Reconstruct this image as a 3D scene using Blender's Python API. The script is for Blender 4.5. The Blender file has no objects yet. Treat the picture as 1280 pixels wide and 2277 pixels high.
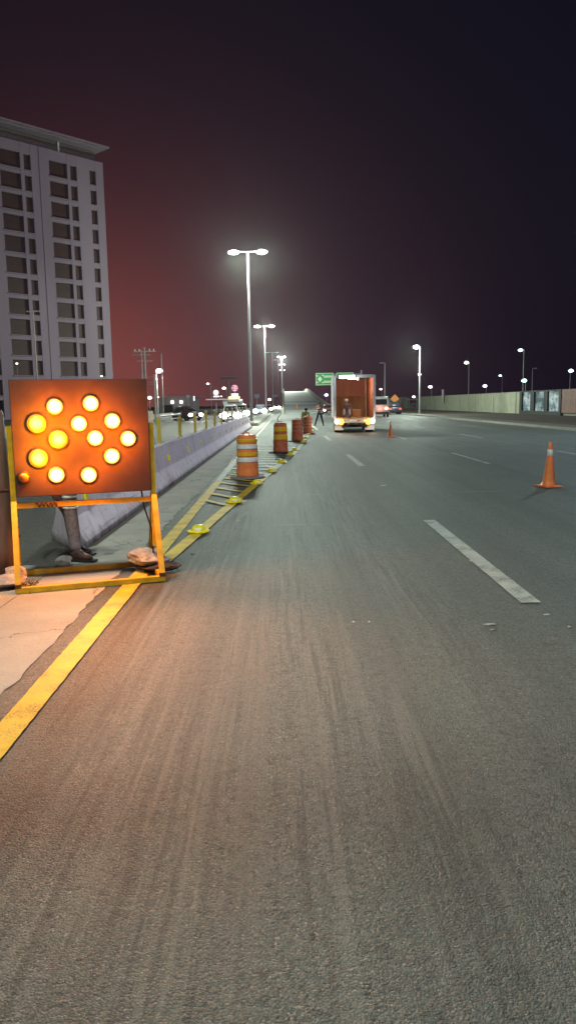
import bpy, bmesh, math, random
from mathutils import Vector, Matrix, Quaternion
R = math.radians
random.seed(7)
sc = bpy.context.scene
COL = sc.collection

# ------------------------------------------------------------------ camera
H = 1.70                      # eye height
F = 1700.0                    # focal length in photo pixels (1280 x 2277)
VPX, VPY, ROLL = 632.0, 897.0, R(1.0)
dv = Vector((VPX - 640, 1138.5 - VPY, -F)).normalized()      # world +Y in camera space
uv = Vector((-math.sin(ROLL), math.cos(ROLL), 0)); uv = (uv - dv * uv.dot(dv)).normalized()
xv = dv.cross(uv).normalized()
ROT = Matrix((xv, dv, uv))    # camera space -> world
cam_d = bpy.data.cameras.new('camera'); cam = bpy.data.objects.new('camera', cam_d); COL.objects.link(cam)
cam_d.sensor_fit = 'VERTICAL'; cam_d.sensor_height = 24; cam_d.lens = 24 * F / 2277
cam_d.clip_start = 0.05; cam_d.clip_end = 5000
cam.matrix_world = Matrix.Translation((0, 0, H)) @ ROT.to_4x4()
sc.camera = cam

# ------------------------------------------------------------------ world: night sky, red lens glare painted into it low on the left
SUN_EL, SUN_AZ = R(24), R(135)
w = bpy.data.worlds.new('World'); sc.world = w; w.use_nodes = True
nt = w.node_tree; nt.nodes.clear()
def wn(t): return nt.nodes.new(t)
out = wn('ShaderNodeOutputWorld'); bg = wn('ShaderNodeBackground'); bg2 = wn('ShaderNodeBackground'); add = wn('ShaderNodeAddShader')
sky = wn('ShaderNodeTexSky'); sky.sky_type = 'NISHITA'; sky.sun_disc = False; sky.sun_elevation = R(-4.0); sky.sun_rotation = SUN_AZ
nt.links.new(sky.outputs[0], bg.inputs[0]); bg.inputs[1].default_value = 0.05
tc = wn('ShaderNodeTexCoord')
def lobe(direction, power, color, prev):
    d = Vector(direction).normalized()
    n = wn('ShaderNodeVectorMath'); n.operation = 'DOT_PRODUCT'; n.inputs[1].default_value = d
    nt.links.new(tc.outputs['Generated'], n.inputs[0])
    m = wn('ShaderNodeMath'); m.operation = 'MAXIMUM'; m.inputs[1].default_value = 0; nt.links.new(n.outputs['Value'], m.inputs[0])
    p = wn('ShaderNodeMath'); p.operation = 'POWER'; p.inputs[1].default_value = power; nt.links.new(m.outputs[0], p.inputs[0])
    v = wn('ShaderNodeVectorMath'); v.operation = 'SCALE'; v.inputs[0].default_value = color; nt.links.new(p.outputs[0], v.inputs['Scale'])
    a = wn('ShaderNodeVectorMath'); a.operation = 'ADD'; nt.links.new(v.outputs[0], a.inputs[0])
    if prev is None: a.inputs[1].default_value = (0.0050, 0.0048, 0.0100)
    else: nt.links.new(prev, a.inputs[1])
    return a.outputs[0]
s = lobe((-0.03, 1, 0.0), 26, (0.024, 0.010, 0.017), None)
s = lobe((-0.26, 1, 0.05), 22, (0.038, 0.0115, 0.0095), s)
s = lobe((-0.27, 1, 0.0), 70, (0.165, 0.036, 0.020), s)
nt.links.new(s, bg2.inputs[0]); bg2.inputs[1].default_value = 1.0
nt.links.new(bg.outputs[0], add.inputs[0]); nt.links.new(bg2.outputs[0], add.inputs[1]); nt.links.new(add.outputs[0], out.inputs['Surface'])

# added fill for the tower front: weak cool light from behind the right shoulder
sd = bpy.data.lights.new('facade_fill', 'SUN'); sd.energy = 0.42; sd.angle = R(12); sd.color = (0.90, 0.76, 1.0)
so = bpy.data.objects.new('facade_fill', sd); COL.objects.link(so)
so.rotation_euler = Vector((-0.62, 0.78, -math.tan(SUN_EL))).to_track_quat('-Z', 'Y').to_euler()

sc.view_settings.view_transform = 'Standard'; sc.view_settings.look = 'None'
sc.view_settings.exposure = 0.0; sc.view_settings.gamma = 1.0
sc.cycles.use_denoising = True
sc.cycles.max_bounces = 5; sc.cycles.diffuse_bounces = 2; sc.cycles.glossy_bounces = 3; sc.cycles.transmission_bounces = 4
sc.cycles.volume_bounces = 0; sc.cycles.sample_clamp_indirect = 3.0; sc.cycles.use_light_tree = True

# ------------------------------------------------------------------ pixel <-> ground helpers
def ray(px, py): return ROT @ Vector((px - 640, 1138.5 - py, -F))
def gp(px, py, z=0.0):
    r = ray(px, py); t = (z - H) / r.z; return Vector((r.x * t, r.y * t, z))
def pd(px, py, D):
    r = ray(px, py); t = D / r.y; return Vector((r.x * t, D, H + r.z * t))
def pplane(px, py, p0, n):
    r = ray(px, py); c = Vector((0, 0, H)); t = (Vector(p0) - c).dot(n) / r.dot(n); return c + r * t

# ------------------------------------------------------------------ materials
class NT:
    def __init__(s, name):
        s.m = bpy.data.materials.new(name); s.m.use_nodes = True; s.t = s.m.node_tree
        s.b = s.t.nodes['Principled BSDF']
    def n(s, typ, **kw):
        x = s.t.nodes.new(typ)
        for k, v in kw.items():
            if k.startswith('i_'):
                key = k[2:]; key = int(key) if key.isdigit() else key.replace('_', ' ')
                s.set(x, key, v)
            else: setattr(x, k, v)
        return x
    def set(s, x, key, v):
        if isinstance(v, bpy.types.NodeSocket): s.t.links.new(v, x.inputs[key])
        else: x.inputs[key].default_value = v
    def math(s, op, a, b=0.0, c=None):
        x = s.n('ShaderNodeMath', operation=op); s.set(x, 0, a); s.set(x, 1, b)
        if c is not None: s.set(x, 2, c)
        return x.outputs[0]
    def noise(s, vec, scale, detail=3, rough=0.55):
        x = s.n('ShaderNodeTexNoise'); s.set(x, 'Vector', vec); s.set(x, 'Scale', scale); s.set(x, 'Detail', detail); s.set(x, 'Roughness', rough)
        return x.outputs['Fac']
    def voro(s, vec, scale, feature='F1', out='Distance'):
        x = s.n('ShaderNodeTexVoronoi', feature=feature); s.set(x, 'Vector', vec); s.set(x, 'Scale', scale); return x.outputs[out]
    def ramp(s, fac, a, b, lo=(0,0,0,1), hi=(1,1,1,1)):
        x = s.n('ShaderNodeValToRGB'); s.set(x, 0, fac); e = x.color_ramp.elements
        e[0].position = a; e[1].position = b; e[0].color = lo; e[1].color = hi; return x.outputs[0]
    def mix(s, fac, a, b, mode='MIX'):
        x = s.n('ShaderNodeMix', data_type='RGBA', blend_type=mode); s.set(x, 0, fac); s.set(x, 6, a); s.set(x, 7, b); return x.outputs[2]
    def mapv(s, scale=(1,1,1), src='Object'):
        t = s.n('ShaderNodeTexCoord'); m = s.n('ShaderNodeMapping'); s.t.links.new(t.outputs[src], m.inputs[0]); m.inputs['Scale'].default_value = scale
        return m.outputs[0]
    def geo(s, scale=(1,1,1)):
        g = s.n('ShaderNodeNewGeometry'); m = s.n('ShaderNodeMapping'); s.t.links.new(g.outputs['Position'], m.inputs[0]); m.inputs['Scale'].default_value = scale
        return m.outputs[0]
    def bump(s, h, strength, dist):
        x = s.n('ShaderNodeBump'); s.set(x, 'Height', h); s.set(x, 'Strength', strength); s.set(x, 'Distance', dist)
        s.t.links.new(x.outputs[0], s.b.inputs['Normal'])
def c4(c, k=1.0): return (c[0]*k, c[1]*k, c[2]*k, 1)

def M(name, col, rough=0.6, metal=0.0, var=0.25, nscale=3.0, bump=0.0, spec=None, streak=False):
    t = NT(name); v = t.mapv((1, 1, 0.25) if streak else (1, 1, 1))
    f = t.noise(v, nscale, 5, 0.6)
    f = t.ramp(f, 0.3, 0.7)
    t.set(t.b, 'Base Color', t.mix(f, c4(col, 1 - var), c4(col, 1 + var * 0.5)))
    f2 = t.noise(v, nscale * 6, 3)
    t.set(t.b, 'Roughness', t.math('ADD', rough - 0.1, t.math('MULTIPLY', f2, 0.2)))
    t.b.inputs['Metallic'].default_value = metal
    if spec is not None: t.b.inputs['Specular IOR Level'].default_value = spec
    if bump: t.bump(t.noise(v, nscale * 15, 3), bump, 0.01)
    return t.m
def E(name, col, strength):
    m = bpy.data.materials.new(name); m.use_nodes = True; b = m.node_tree.nodes['Principled BSDF']
    b.inputs['Base Color'].default_value = c4(col, 0.3); b.inputs['Emission Color'].default_value = c4(col); b.inputs['Emission Strength'].default_value = strength
    return m

def asphalt(name, base, tracks=True):
    t = NT(name); P = t.geo()
    sep = t.n('ShaderNodeSeparateXYZ'); t.t.links.new(P, sep.inputs[0]); X, Y = sep.outputs[0], sep.outputs[1]
    big = t.ramp(t.noise(P, 0.35, 4), 0.35, 0.7)
    mid = t.noise(P, 9.0, 5, 0.65)
    st = t.voro(P, 130.0, 'F1', 'Color')            # every stone its own shade
    stone = t.n('ShaderNodeSeparateColor'); t.t.links.new(st, stone.inputs[0])
    edge = t.voro(P, 130.0, 'F1')
    col = t.mix(big, c4(base, 0.82), c4(base, 1.15))
    col = t.mix(t.ramp(mid, 0.45, 0.68), col, c4(base, 0.62)); col = t.mix(t.math('MULTIPLY', t.ramp(t.noise(P, 26.0, 5, 0.75), 0.5, 0.6), 0.8), col, c4(base, 0.36))
    col = t.mix(t.ramp(stone.outputs[0], 0.5, 1.0), col, c4((base[0]*1.5, base[1]*1.45, base[2]*1.36)))
    pale = t.ramp(stone.outputs[1], 0.972, 0.99)
    col = t.mix(t.math('MULTIPLY', pale, 0.75), col, (0.34, 0.32, 0.28, 1))
    if tracks:
        # dusty tyre tracks: long streaks that follow the lane
        wx = t.math('ADD', X, t.math('MULTIPLY', t.noise(t.geo((0.2, 0.12, 1)), 1.0, 2), 0.16))
        cb = t.n('ShaderNodeCombineXYZ'); t.t.links.new(wx, cb.inputs[0]); t.t.links.new(t.math('MULTIPLY', Y, 0.012), cb.inputs[1])
        s1 = t.noise(cb.outputs[0], 7.0, 5, 0.7)
        s1 = t.ramp(s1, 0.47, 0.66)
        lane = t.math('SUBTRACT', 1.0, t.math('MINIMUM', t.math('ABSOLUTE', t.math('DIVIDE', t.math('SUBTRACT', X, 0.0), 1.25)), 1.0))
        lane = t.math('MINIMUM', t.math('MULTIPLY', lane, 2.2), 1.0)
        k = t.math('MULTIPLY', t.math('MULTIPLY', s1, lane), t.math('ADD', 0.35, t.math('MULTIPLY', t.noise(P, 1.3, 4), 0.7)))
        col = t.mix(t.math('MULTIPLY', k, 0.75), col, (0.20, 0.195, 0.175, 1))
        s2 = t.ramp(t.noise(cb.outputs[0], 2.2, 3, 0.5), 0.42, 0.62)
        col = t.mix(t.math('MULTIPLY', s2, 0.42), col, c4(base, 0.5))
        cb2 = t.n('ShaderNodeCombineXYZ'); t.t.links.new(wx, cb2.inputs[0]); t.t.links.new(t.math('MULTIPLY', Y, 0.03), cb2.inputs[1])
        wide = t.math('MINIMUM', t.math('MULTIPLY', t.math('MAXIMUM', t.math('SUBTRACT', 1.0, t.math('ABSOLUTE', t.math('DIVIDE', t.math('ADD', X, 0.1), 1.7))), 0.0), 3.0), 1.0)
        s3 = t.math('MULTIPLY', t.ramp(t.noise(cb2.outputs[0], 19.0, 3, 0.6), 0.50, 0.60), t.ramp(t.noise(t.geo((1, .16, 1)), 1.6, 3), 0.40, 0.52))
        col = t.mix(t.math('MULTIPLY', t.math('MULTIPLY', s3, wide), 0.5), col, c4(base, 0.42))
        s4 = t.math('MULTIPLY', t.ramp(t.noise(cb2.outputs[0], 13.0, 3, 0.6), 0.54, 0.62), t.ramp(t.noise(t.geo((1, .12, 1)), 1.9, 3), 0.42, 0.56))
        col = t.mix(t.math('MULTIPLY', t.math('MULTIPLY', s4, wide), 0.28), col, (0.24, 0.235, 0.21, 1))
        oil = t.ramp(t.noise(t.geo((1.0, 0.35, 1)), 1.7, 5, 0.7), 0.62, 0.70)
        col = t.mix(t.math('MULTIPLY', oil, 0.35), col, c4(base, 0.4))
        # transverse pale joints
        md = t.math('ABSOLUTE', t.math('SUBTRACT', t.math('MODULO', t.math('ADD', Y, 0.06 ), 3.55), 0.1))
        ln = t.math('MULTIPLY', t.math('LESS_THAN', t.math('ADD', md, t.math('MULTIPLY', t.noise(P, 14, 3), 0.1)), 0.085), t.ramp(t.noise(P, 0.9, 3), 0.5, 0.62))
        ln = t.math('MULTIPLY', ln, t.math('GREATER_THAN', Y, 8.0))
        col = t.mix(t.math('MULTIPLY', ln, 0.4), col, (0.3, 0.3, 0.28, 1))
    t.set(t.b, 'Base Color', col)
    t.set(t.b, 'Roughness', t.math('SUBTRACT', 0.80, t.math('MULTIPLY', stone.outputs[2], 0.28)))
    t.b.inputs['Specular IOR Level'].default_value = 0.45
    h = t.math('ADD', t.math('MULTIPLY', t.math('SUBTRACT', 1.0, edge), 0.7), t.math('MULTIPLY', stone.outputs[0], 0.7))
    h = t.math('ADD', h, t.math('MULTIPLY', t.noise(P, 40, 4, 0.7), 1.2))
    t.bump(h, 1.0, 0.010)
    return t.m

def concrete(name, base, crack=True, scale=1.0):
    t = NT(name); P = t.geo((scale,) * 3)
    f = t.ramp(t.noise(P, 1.4, 6, 0.65), 0.3, 0.72)
    col = t.mix(f, c4(base, 0.72), c4(base, 1.12))
    fine = t.ramp(t.noise(P, 60, 3), 0.35, 0.6)
    col = t.mix(t.math('MULTIPLY', fine, 0.35), col, c4(base, 0.7))
    h = t.noise(P, 45, 5, 0.7)
    if crack:
        dist = t.n('ShaderNodeVectorMath', operation='ADD'); t.t.links.new(P, dist.inputs[0])
        nz = t.n('ShaderNodeTexNoise'); t.t.links.new(P, nz.inputs[0]); nz.inputs['Scale'].default_value = 3.5; nz.inputs['Detail'].default_value = 6
        t.t.links.new(nz.outputs['Color'], dist.inputs[1])
        d = t.voro(dist.outputs[0], 0.75, 'DISTANCE_TO_EDGE')
        cr = t.math('MULTIPLY', t.math('LESS_THAN', d, t.math('MULTIPLY', t.ramp(t.noise(P, 1.6, 3), 0.42, 0.7), 0.020)), 0.8)
        col = t.mix(cr, col, c4(base, 0.2)); h = t.math('SUBTRACT', h, t.math('MULTIPLY', cr, 2.0))
    t.set(t.b, 'Base Color', col); t.b.inputs['Roughness'].default_value = 0.85
    t.bump(h, 0.5, 0.01)
    return t.m

def paint(name, col, under, wear=0.45):
    t = NT(name); P = t.geo()
    n1 = t.noise(P, 70, 4, 0.75); n2 = t.noise(P, 4.0, 4)
    f = t.ramp(t.math('ADD', t.math('MULTIPLY', n1, 0.6), t.math('MULTIPLY', n2, 0.4)), wear - 0.05, wear + 0.03)
    c = t.mix(t.ramp(n2, 0.3, 0.7), c4(col, 0.72), c4(col, 1.05))
    t.set(t.b, 'Base Color', t.mix(f, c4(under), c)); t.b.inputs['Roughness'].default_value = 0.7
    t.bump(t.noise(P, 60, 4, 0.7), 0.7, 0.005)
    return t.m

m_road = asphalt('asphalt_road', (0.118, 0.128, 0.122))
m_road_l = asphalt('asphalt_far', (0.095, 0.088, 0.082), False)
m_ground = M('dry_ground', (0.045, 0.034, 0.024), 0.95, var=0.5, nscale=0.3)
m_verge = M('dirt_verge', (0.055, 0.040, 0.028), 0.95, var=0.5, nscale=0.6, bump=0.4)
m_conc = concrete('gutter_concrete', (0.37, 0.35, 0.31))
m_barrier = None
def barrier_mat():
    t = NT('barrier_concrete'); P = t.geo(); base = (0.86, 0.74, 0.88)
    sp = t.n('ShaderNodeSeparateXYZ'); t.t.links.new(P, sp.inputs[0])
    col = t.mix(t.ramp(t.noise(P, 1.2, 6, .7), .3, .7), c4(base, .78), c4(base, 1.05))
    run = t.ramp(t.noise(t.geo((6, 6, .5)), 1.0, 5, .7), .52, .68); col = t.mix(t.math('MULTIPLY', run, .45), col, (.22, .17, .17, 1))
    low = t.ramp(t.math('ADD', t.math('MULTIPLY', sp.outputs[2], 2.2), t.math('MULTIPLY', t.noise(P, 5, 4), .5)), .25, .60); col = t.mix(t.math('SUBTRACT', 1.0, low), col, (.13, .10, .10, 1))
    sc_ = t.ramp(t.noise(t.geo((1, .35, 9)), 2.0, 5, .75), .60, .66); col = t.mix(t.math('MULTIPLY', sc_, .5), col, (.10, .08, .09, 1))
    t.set(t.b, 'Base Color', col); t.b.inputs['Roughness'].default_value = .8; t.bump(t.noise(P, 30, 5, .7), .5, .01); return t.m
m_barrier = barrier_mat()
m_rampc = concrete('ramp_concrete', (0.20, 0.21, 0.20), False)
m_parapet = concrete('parapet_concrete', (0.38, 0.35, 0.27), False)
m_wallc = concrete('wall_plaster', (0.31, 0.32, 0.235), False, 0.5)
m_yline = paint('yellow_road_paint', (0.66, 0.44, 0.035), (0.13, 0.11, 0.07), 0.43)
m_wline = paint('white_road_paint', (0.44, 0.46, 0.43), (0.12, 0.12, 0.11), 0.45)
m_pline = paint('yellow_paint_led_tone', (0.42, 0.44, 0.34), (0.13, 0.13, 0.11), 0.43)  # same worn yellow paint, paled by LED light put into its colour
m_kerb = concrete('kerb_concrete', (0.30, 0.29, 0.25), False)
m_pave = concrete('dusty_pavement', (0.13, 0.12, 0.095), False)
m_dirt_shade = M('dirt_and_shade', (0.06, 0.045, 0.035), 0.95, var=0.5, nscale=8, bump=0.5)
m_yellow = M('yellow_enamel', (0.66, 0.40, 0.012), 0.42, var=0.3, nscale=9)
m_rust = M('rusty_metal', (0.13, 0.04, 0.015), 0.8, var=0.5, nscale=20)
m_panel = M('black_sheet_metal', (0.055, 0.025, 0.017), 0.55, var=0.3, nscale=4)
m_hood = M('black_plastic', (0.02, 0.02, 0.02), 0.5)
m_galv = M('galvanised_steel', (0.30, 0.30, 0.31), 0.5, 0.3, var=0.2, nscale=5, streak=True)
m_wood = M('weathered_wood', (0.20, 0.115, 0.085), 0.6, var=0.45, nscale=7, bump=0.4, streak=True)
m_rock = M('pale_stone', (0.46, 0.43, 0.39), 0.9, var=0.5, nscale=9, bump=0.9)
m_orange = M('orange_plastic', (0.92, 0.25, 0.07), 0.45, var=0.2, nscale=9)
m_dorange = M('dirty_orange_plastic', (0.60, 0.14, 0.055), 0.6, var=0.45, nscale=6)
m_ybandm = M('yellow_reflective_band', (0.90, 0.50, 0.012), 0.35, var=0.12, nscale=10)
m_wbandm = M('white_reflective_band', (0.82, 0.82, 0.80), 0.35, var=0.15, nscale=10)
m_oband = M('faded_orange_band', (0.62, 0.28, 0.14), 0.45, var=0.2, nscale=8)
m_rubber = M('black_rubber', (0.035, 0.033, 0.035), 0.75, var=0.3, nscale=6)
m_grubber = M('dusty_rubber', (0.24, 0.21, 0.22), 0.8, var=0.3, nscale=6)
m_stud = M('yellow_stud_metal', (0.90, 0.74, 0.010), 0.35, var=0.12, nscale=30)
m_glass = M('dark_glass', (0.02, 0.022, 0.028), 0.12, var=0.1)
m_white = M('white_paint', (0.62, 0.62, 0.62), 0.45, var=0.12, nscale=2)
m_chrome = M('chrome', (0.6, 0.6, 0.6), 0.2, 0.9)
m_green = M('sign_green', (0.01, 0.36, 0.12), 0.45, var=0.12, nscale=1)
m_signtxt = M('sign_letters', (0.78, 0.80, 0.50), 0.4, var=0.05)
m_black = M('matt_black', (0.012, 0.012, 0.013), 0.7)
m_denim = M('denim', (0.035, 0.045, 0.08), 0.9, var=0.4, nscale=25, bump=0.4)
m_trouser = M('faded_grey_trousers', (0.34, 0.27, 0.29), 0.9, var=0.45, nscale=16, bump=0.6)
m_skin = M('skin', (0.30, 0.16, 0.10), 0.55, var=0.1, nscale=12)
m_hair = M('black_hair', (0.012, 0.010, 0.009), 0.6)
m_boot = M('worn_boot_leather', (0.075, 0.028, 0.022), 0.6, var=0.5, nscale=30, bump=0.4)

# ------------------------------------------------------------------ mesh builder
class MB:
    def __init__(s): s.v = []; s.f = []; s.mi = []; s.sm = []
    def _add(s, vs, fs, mi=0, sm=False):
        k = len(s.v); s.v += [tuple(v) for v in vs]; s.f += [tuple(i + k for i in f) for f in fs]
        s.mi += [mi] * len(fs); s.sm += [sm] * len(fs); return s
    def box(s, c, d, rz=0, rx=0, ry=0, mi=0, bev=0.0):
        m = Matrix.Translation(c) @ Matrix.Rotation(rz, 4, 'Z') @ Matrix.Rotation(ry, 4, 'Y') @ Matrix.Rotation(rx, 4, 'X')
        x, y, z = d[0] / 2, d[1] / 2, d[2] / 2
        if bev <= 0:
            vs = [m @ Vector((a * x, b * y, e * z)) for a in (-1, 1) for b in (-1, 1) for e in (-1, 1)]
            return s._add(vs, [(0,1,3,2), (4,6,7,5), (0,4,5,1), (2,3,7,6), (0,2,6,4), (1,5,7,3)], mi)
        bm = bmesh.new(); bmesh.ops.create_cube(bm, size=1); bmesh.ops.scale(bm, vec=d, verts=bm.verts)
        bmesh.ops.bevel(bm, geom=bm.edges[:], offset=bev, segments=2, affect='EDGES', profile=0.6)
        bmesh.ops.transform(bm, matrix=m, verts=bm.verts); s.bm(bm, mi, False); return s
    def bm(s, bm, mi=0, sm=False):
        bm.verts.ensure_lookup_table(); bm.verts.index_update()
        s._add([v.co.copy() for v in bm.verts], [tuple(v.index for v in f.verts) for f in bm.faces], mi, sm); bm.free(); return s
    def tube(s, pts, r, n=10, mi=0, caps=True, sm=True):
        pts = [Vector(p) for p in pts]; rs = r if isinstance(r, (list, tuple)) else [r] * len(pts)
        rings = []; ref = None
        for i, p in enumerate(pts):
            t = ((pts[min(i+1, len(pts)-1)] - pts[max(i-1, 0)])).normalized()
            if ref is None: ref = Vector((1, 0, 0)) if abs(t.x) < 0.9 else Vector((0, 1, 0))
            a = (ref - t * ref.dot(t)).normalized(); ref = a; b = t.cross(a)
            rings.append([p + a * (math.cos(2*math.pi*k/n) * rs[i]) + b * (math.sin(2*math.pi*k/n) * rs[i]) for k in range(n)])
        vs = [v for r_ in rings for v in r_]; fs = []
        for i in range(len(pts) - 1):
            for k in range(n):
                a = i*n + k; b = i*n + (k+1) % n; fs.append((a, b, b + n, a + n))
        s._add(vs, fs, mi, sm)
        if caps:
            s._add(rings[0], [tuple(range(n))[::-1]], mi); s._add(rings[-1], [tuple(range(n))], mi)
        return s
    def bar(s, a, b, wd, mi=0):           # square tube
        a, b = Vector(a), Vector(b); t = (b - a).normalized(); up = Vector((0, 0, 1)) if abs(t.z) < 0.8 else Vector((0, 1, 0))
        x = t.cross(up).normalized(); y = x.cross(t); h = wd / 2; vs = []
        for p in (a, b):
            for i, j in ((-1,-1), (1,-1), (1,1), (-1,1)): vs.append(p + x*i*h + y*j*h)
        return s._add(vs, [(0,1,2,3), (7,6,5,4), (0,4,5,1), (1,5,6,2), (2,6,7,3), (3,7,4,0)], mi)
    def lathe(s, prof, c=(0,0,0), n=28, mi=0, sm=True, sc_=(1,1), ax=None):
        vs = []; c = Vector(c)
        for r, z in prof:
            for k in range(n):
                a = 2*math.pi*k/n; v = Vector((r*math.cos(a)*sc_[0], r*math.sin(a)*sc_[1], z))
                if ax is not None: v = ax @ v
                vs.append(c + v)
        fs = []
        for i in range(len(prof) - 1):
            for k in range(n):
                a = i*n+k; b = i*n+(k+1) % n; fs.append((a, b, b+n, a+n))
        fs.append(tuple(range(n))[::-1]); fs.append(tuple((len(prof)-1)*n + k for k in range(n)))
        return s._add(vs, fs, mi, sm)
    def sphere(s, c, r, sc_=(1,1,1), n=14, mi=0):
        bm = bmesh.new(); bmesh.ops.create_uvsphere(bm, u_segments=n, v_segments=n//2+2, radius=r)
        bmesh.ops.scale(bm, vec=sc_, verts=bm.verts); bmesh.ops.translate(bm, vec=c, verts=bm.verts); return s.bm(bm, mi, True)
    def prism(s, poly, axis, a, b, mi=0):  # poly: 2D points, extruded along axis from a to b
        def mk(p, t):
            return {'x': (t, p[0], p[1]), 'y': (p[0], t, p[1]), 'z': (p[0], p[1], t)}[axis]
        n = len(poly); vs = [mk(p, a) for p in poly] + [mk(p, b) for p in poly]
        return s._add(vs, [tuple(range(n)), tuple(range(n, 2*n))[::-1]] + [(i, i+n, (i+1) % n + n, (i+1) % n) for i in range(n)], mi)
    def sheet(s, L, Rr, mi=0):             # ribbon between two polylines
        n = len(L); return s._add(list(L) + list(Rr), [(i, i+n, i+n+1, i+1) for i in range(n-1)], mi)
    def build(s, name, mat, parent=None, loc=None, rz=None):
        me = bpy.data.meshes.new(name); me.from_pydata(s.v, [], s.f)
        mats = mat if isinstance(mat, (list, tuple)) else [mat]
        for m in mats: me.materials.append(m)
        me.polygons.foreach_set('material_index', s.mi); me.polygons.foreach_set('use_smooth', s.sm)
        bm = bmesh.new(); bm.from_mesh(me); bmesh.ops.recalc_face_normals(bm, faces=bm.faces[:]); bm.to_mesh(me); bm.free()
        me.update(); o = bpy.data.objects.new(name, me); COL.objects.link(o)
        if parent is not None: o.parent = parent
        if loc is not None: o.location = loc
        if rz is not None: o.rotation_euler[2] = rz
        return o
def tag(o, label=None, cat=None, group=None, kind=None):
    if label: o['label'] = label
    if cat: o['category'] = cat
    if group: o['group'] = group
    if kind: o['kind'] = kind
    return o
def root(name, loc, rz, label, cat, group=None):
    o = bpy.data.objects.new(name, None); COL.objects.link(o); o.location = loc; o.rotation_euler = (0, 0, rz); o.empty_display_size = 0.2
    return tag(o, label, cat, group)
def dup(o, parent=None):
    c = o.copy(); COL.objects.link(c)
    if parent is not None: c.parent = parent
    for ch in list(o.children): dup(ch, c)
    return c
def dup_at(o, loc, rz, label, group=None):
    c = dup(o); c.location = loc; c.rotation_euler = (0, 0, rz); c['label'] = label
    if group: c['group'] = group
    return c
def point(loc, power, col, r=0.12, name='lamp_light', parent=None):
    l = bpy.data.lights.new(name, 'POINT'); l.energy = power; l.color = col; l.shadow_soft_size = r
    o = bpy.data.objects.new(name, l); COL.objects.link(o); o.location = loc
    if parent: o.parent = parent
    return o
def spot(loc, d, power, col, ang, blend=0.6, r=0.08, name='beam', parent=None):
    l = bpy.data.lights.new(name, 'SPOT'); l.energy = power; l.color = col; l.spot_size = R(ang); l.spot_blend = blend; l.shadow_soft_size = r
    o = bpy.data.objects.new(name, l); COL.objects.link(o); o.location = loc; o.rotation_euler = Vector(d).to_track_quat('-Z', 'Y').to_euler()
    if parent: o.parent = parent
    return o

# ================================================================== SETTING
def flat(name, x0, x1, y0, y1, z, mat, th=None):
    o = MB()._add([(x0,y0,z), (x1,y0,z), (x1,y1,z), (x0,y1,z)], [(0,1,2,3)]).build(name, mat); return tag(o, kind='structure')
flat('ground', -420, 420, -40, 900, -0.05, m_ground)
flat('road', -2.45, 15.3, -30, 500, 0.0, m_road)
flat('opposite_road', -15.5, -2.46, -30, 500, -0.004, m_road_l)
flat('verge', 15.45, 60, -30, 500, 0.02, m_verge)
tag(MB().box((15.375, 235, 0.05), (0.15, 530, 0.20)).build('kerb', m_kerb), kind='structure')
tag(MB().box((16.5, 235, 0.03), (2.1, 530, 0.14)).build('pavement', m_pave), kind='structure')
tag(MB().box((-15.6, 235, 0.03), (0.2, 530, 0.24)).build('far_kerb', m_kerb), kind='structure')
# gutter strip with a broken edge
L, Rr = [], []
rr = random.Random(3); y = -4.0; jag = 0
while y < 125:
    jag = jag * 0.6 + rr.uniform(-0.022, 0.022)
    L.append((-2.46, y, 0.006)); Rr.append((-1.72 + jag if y < 14 else -1.66 + jag * 0.4, y, 0.006)); y += 0.09 if y < 14 else 0.8
tag(MB().sheet(L, Rr).build('gutter_strip', m_conc), kind='structure')
tag(MB()._add([(-7, -4, 0.010), (-2.461, -4, 0.010), (-2.461, 8.0, 0.010), (-2.6, 8.12, 0.010), (-7, 8.5, 0.010)], [(0,1,2,3,4)]).build('concrete_apron', m_conc), kind='structure')

# --- painted markings
def ribbon(mb, pts, wd, z):
    L, Rr = [], []; rj = random.Random(len(pts)); q_ = [Vector(pts[0])]
    for a_, b_ in zip(pts, pts[1:]):
        a_, b_ = Vector(a_), Vector(b_); k_ = max(1, min(160, int((b_ - a_).length / .05)) if a_.y < 22 else 1)
        q_ += [a_.lerp(b_, (i_ + 1) / k_) for i_ in range(k_)]
    pts = q_; w0 = wd
    for i, p in enumerate(pts):
        wd = w0 + (rj.uniform(-.006, .004) if len(pts) > 30 else 0)
        a = Vector(pts[max(i-1, 0)]); b = Vector(pts[min(i+1, len(pts)-1)]); t = (b - a).normalized(); n = Vector((-t.y, t.x)) * wd / 2
        L.append((p[0] + n.x, p[1] + n.y, z)); Rr.append((p[0] - n.x, p[1] - n.y, z))
    mb.sheet(L, Rr)
def taper(Y):
    k = [(7.4, -1.42), (8.7, -1.30), (13.4, -.89), (16.2, -.63), (22.1, -.09), (28.3, .47), (52.8, 2.0), (70, 2.3)]
    for (a, xa), (b, xb) in zip(k, k[1:]):
        if Y <= b: return xa + (xb - xa) * (Y - a) / (b - a)
    return 2.3
mb = MB(); ribbon(mb, [(-1.49, y_) for y_ in (1.0, 4, 8, 12, 17)], 0.165, 0.012)
ribbon(mb, [(taper(y_), y_) for y_ in (7.6, 9, 11, 13.4, 16.2, 17.5)], 0.165, 0.016)
for i in range(6):
    y_ = 12.7 + i * 0.98; xr = taper(y_); mb._add([(xr, y_-.10, .020), (xr, y_+.10, .020), (-1.45, y_+.72+.5*(xr+1.45), .020), (-1.45, y_+.50+.5*(xr+1.45), .020)], [(0,1,2,3)])
tag(mb.build('edge_line_marking', m_yline), kind='structure')
mb = MB(); ribbon(mb, [(-1.49, y_) for y_ in (17, 30, 60, 90)], 0.15, 0.012)
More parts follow.
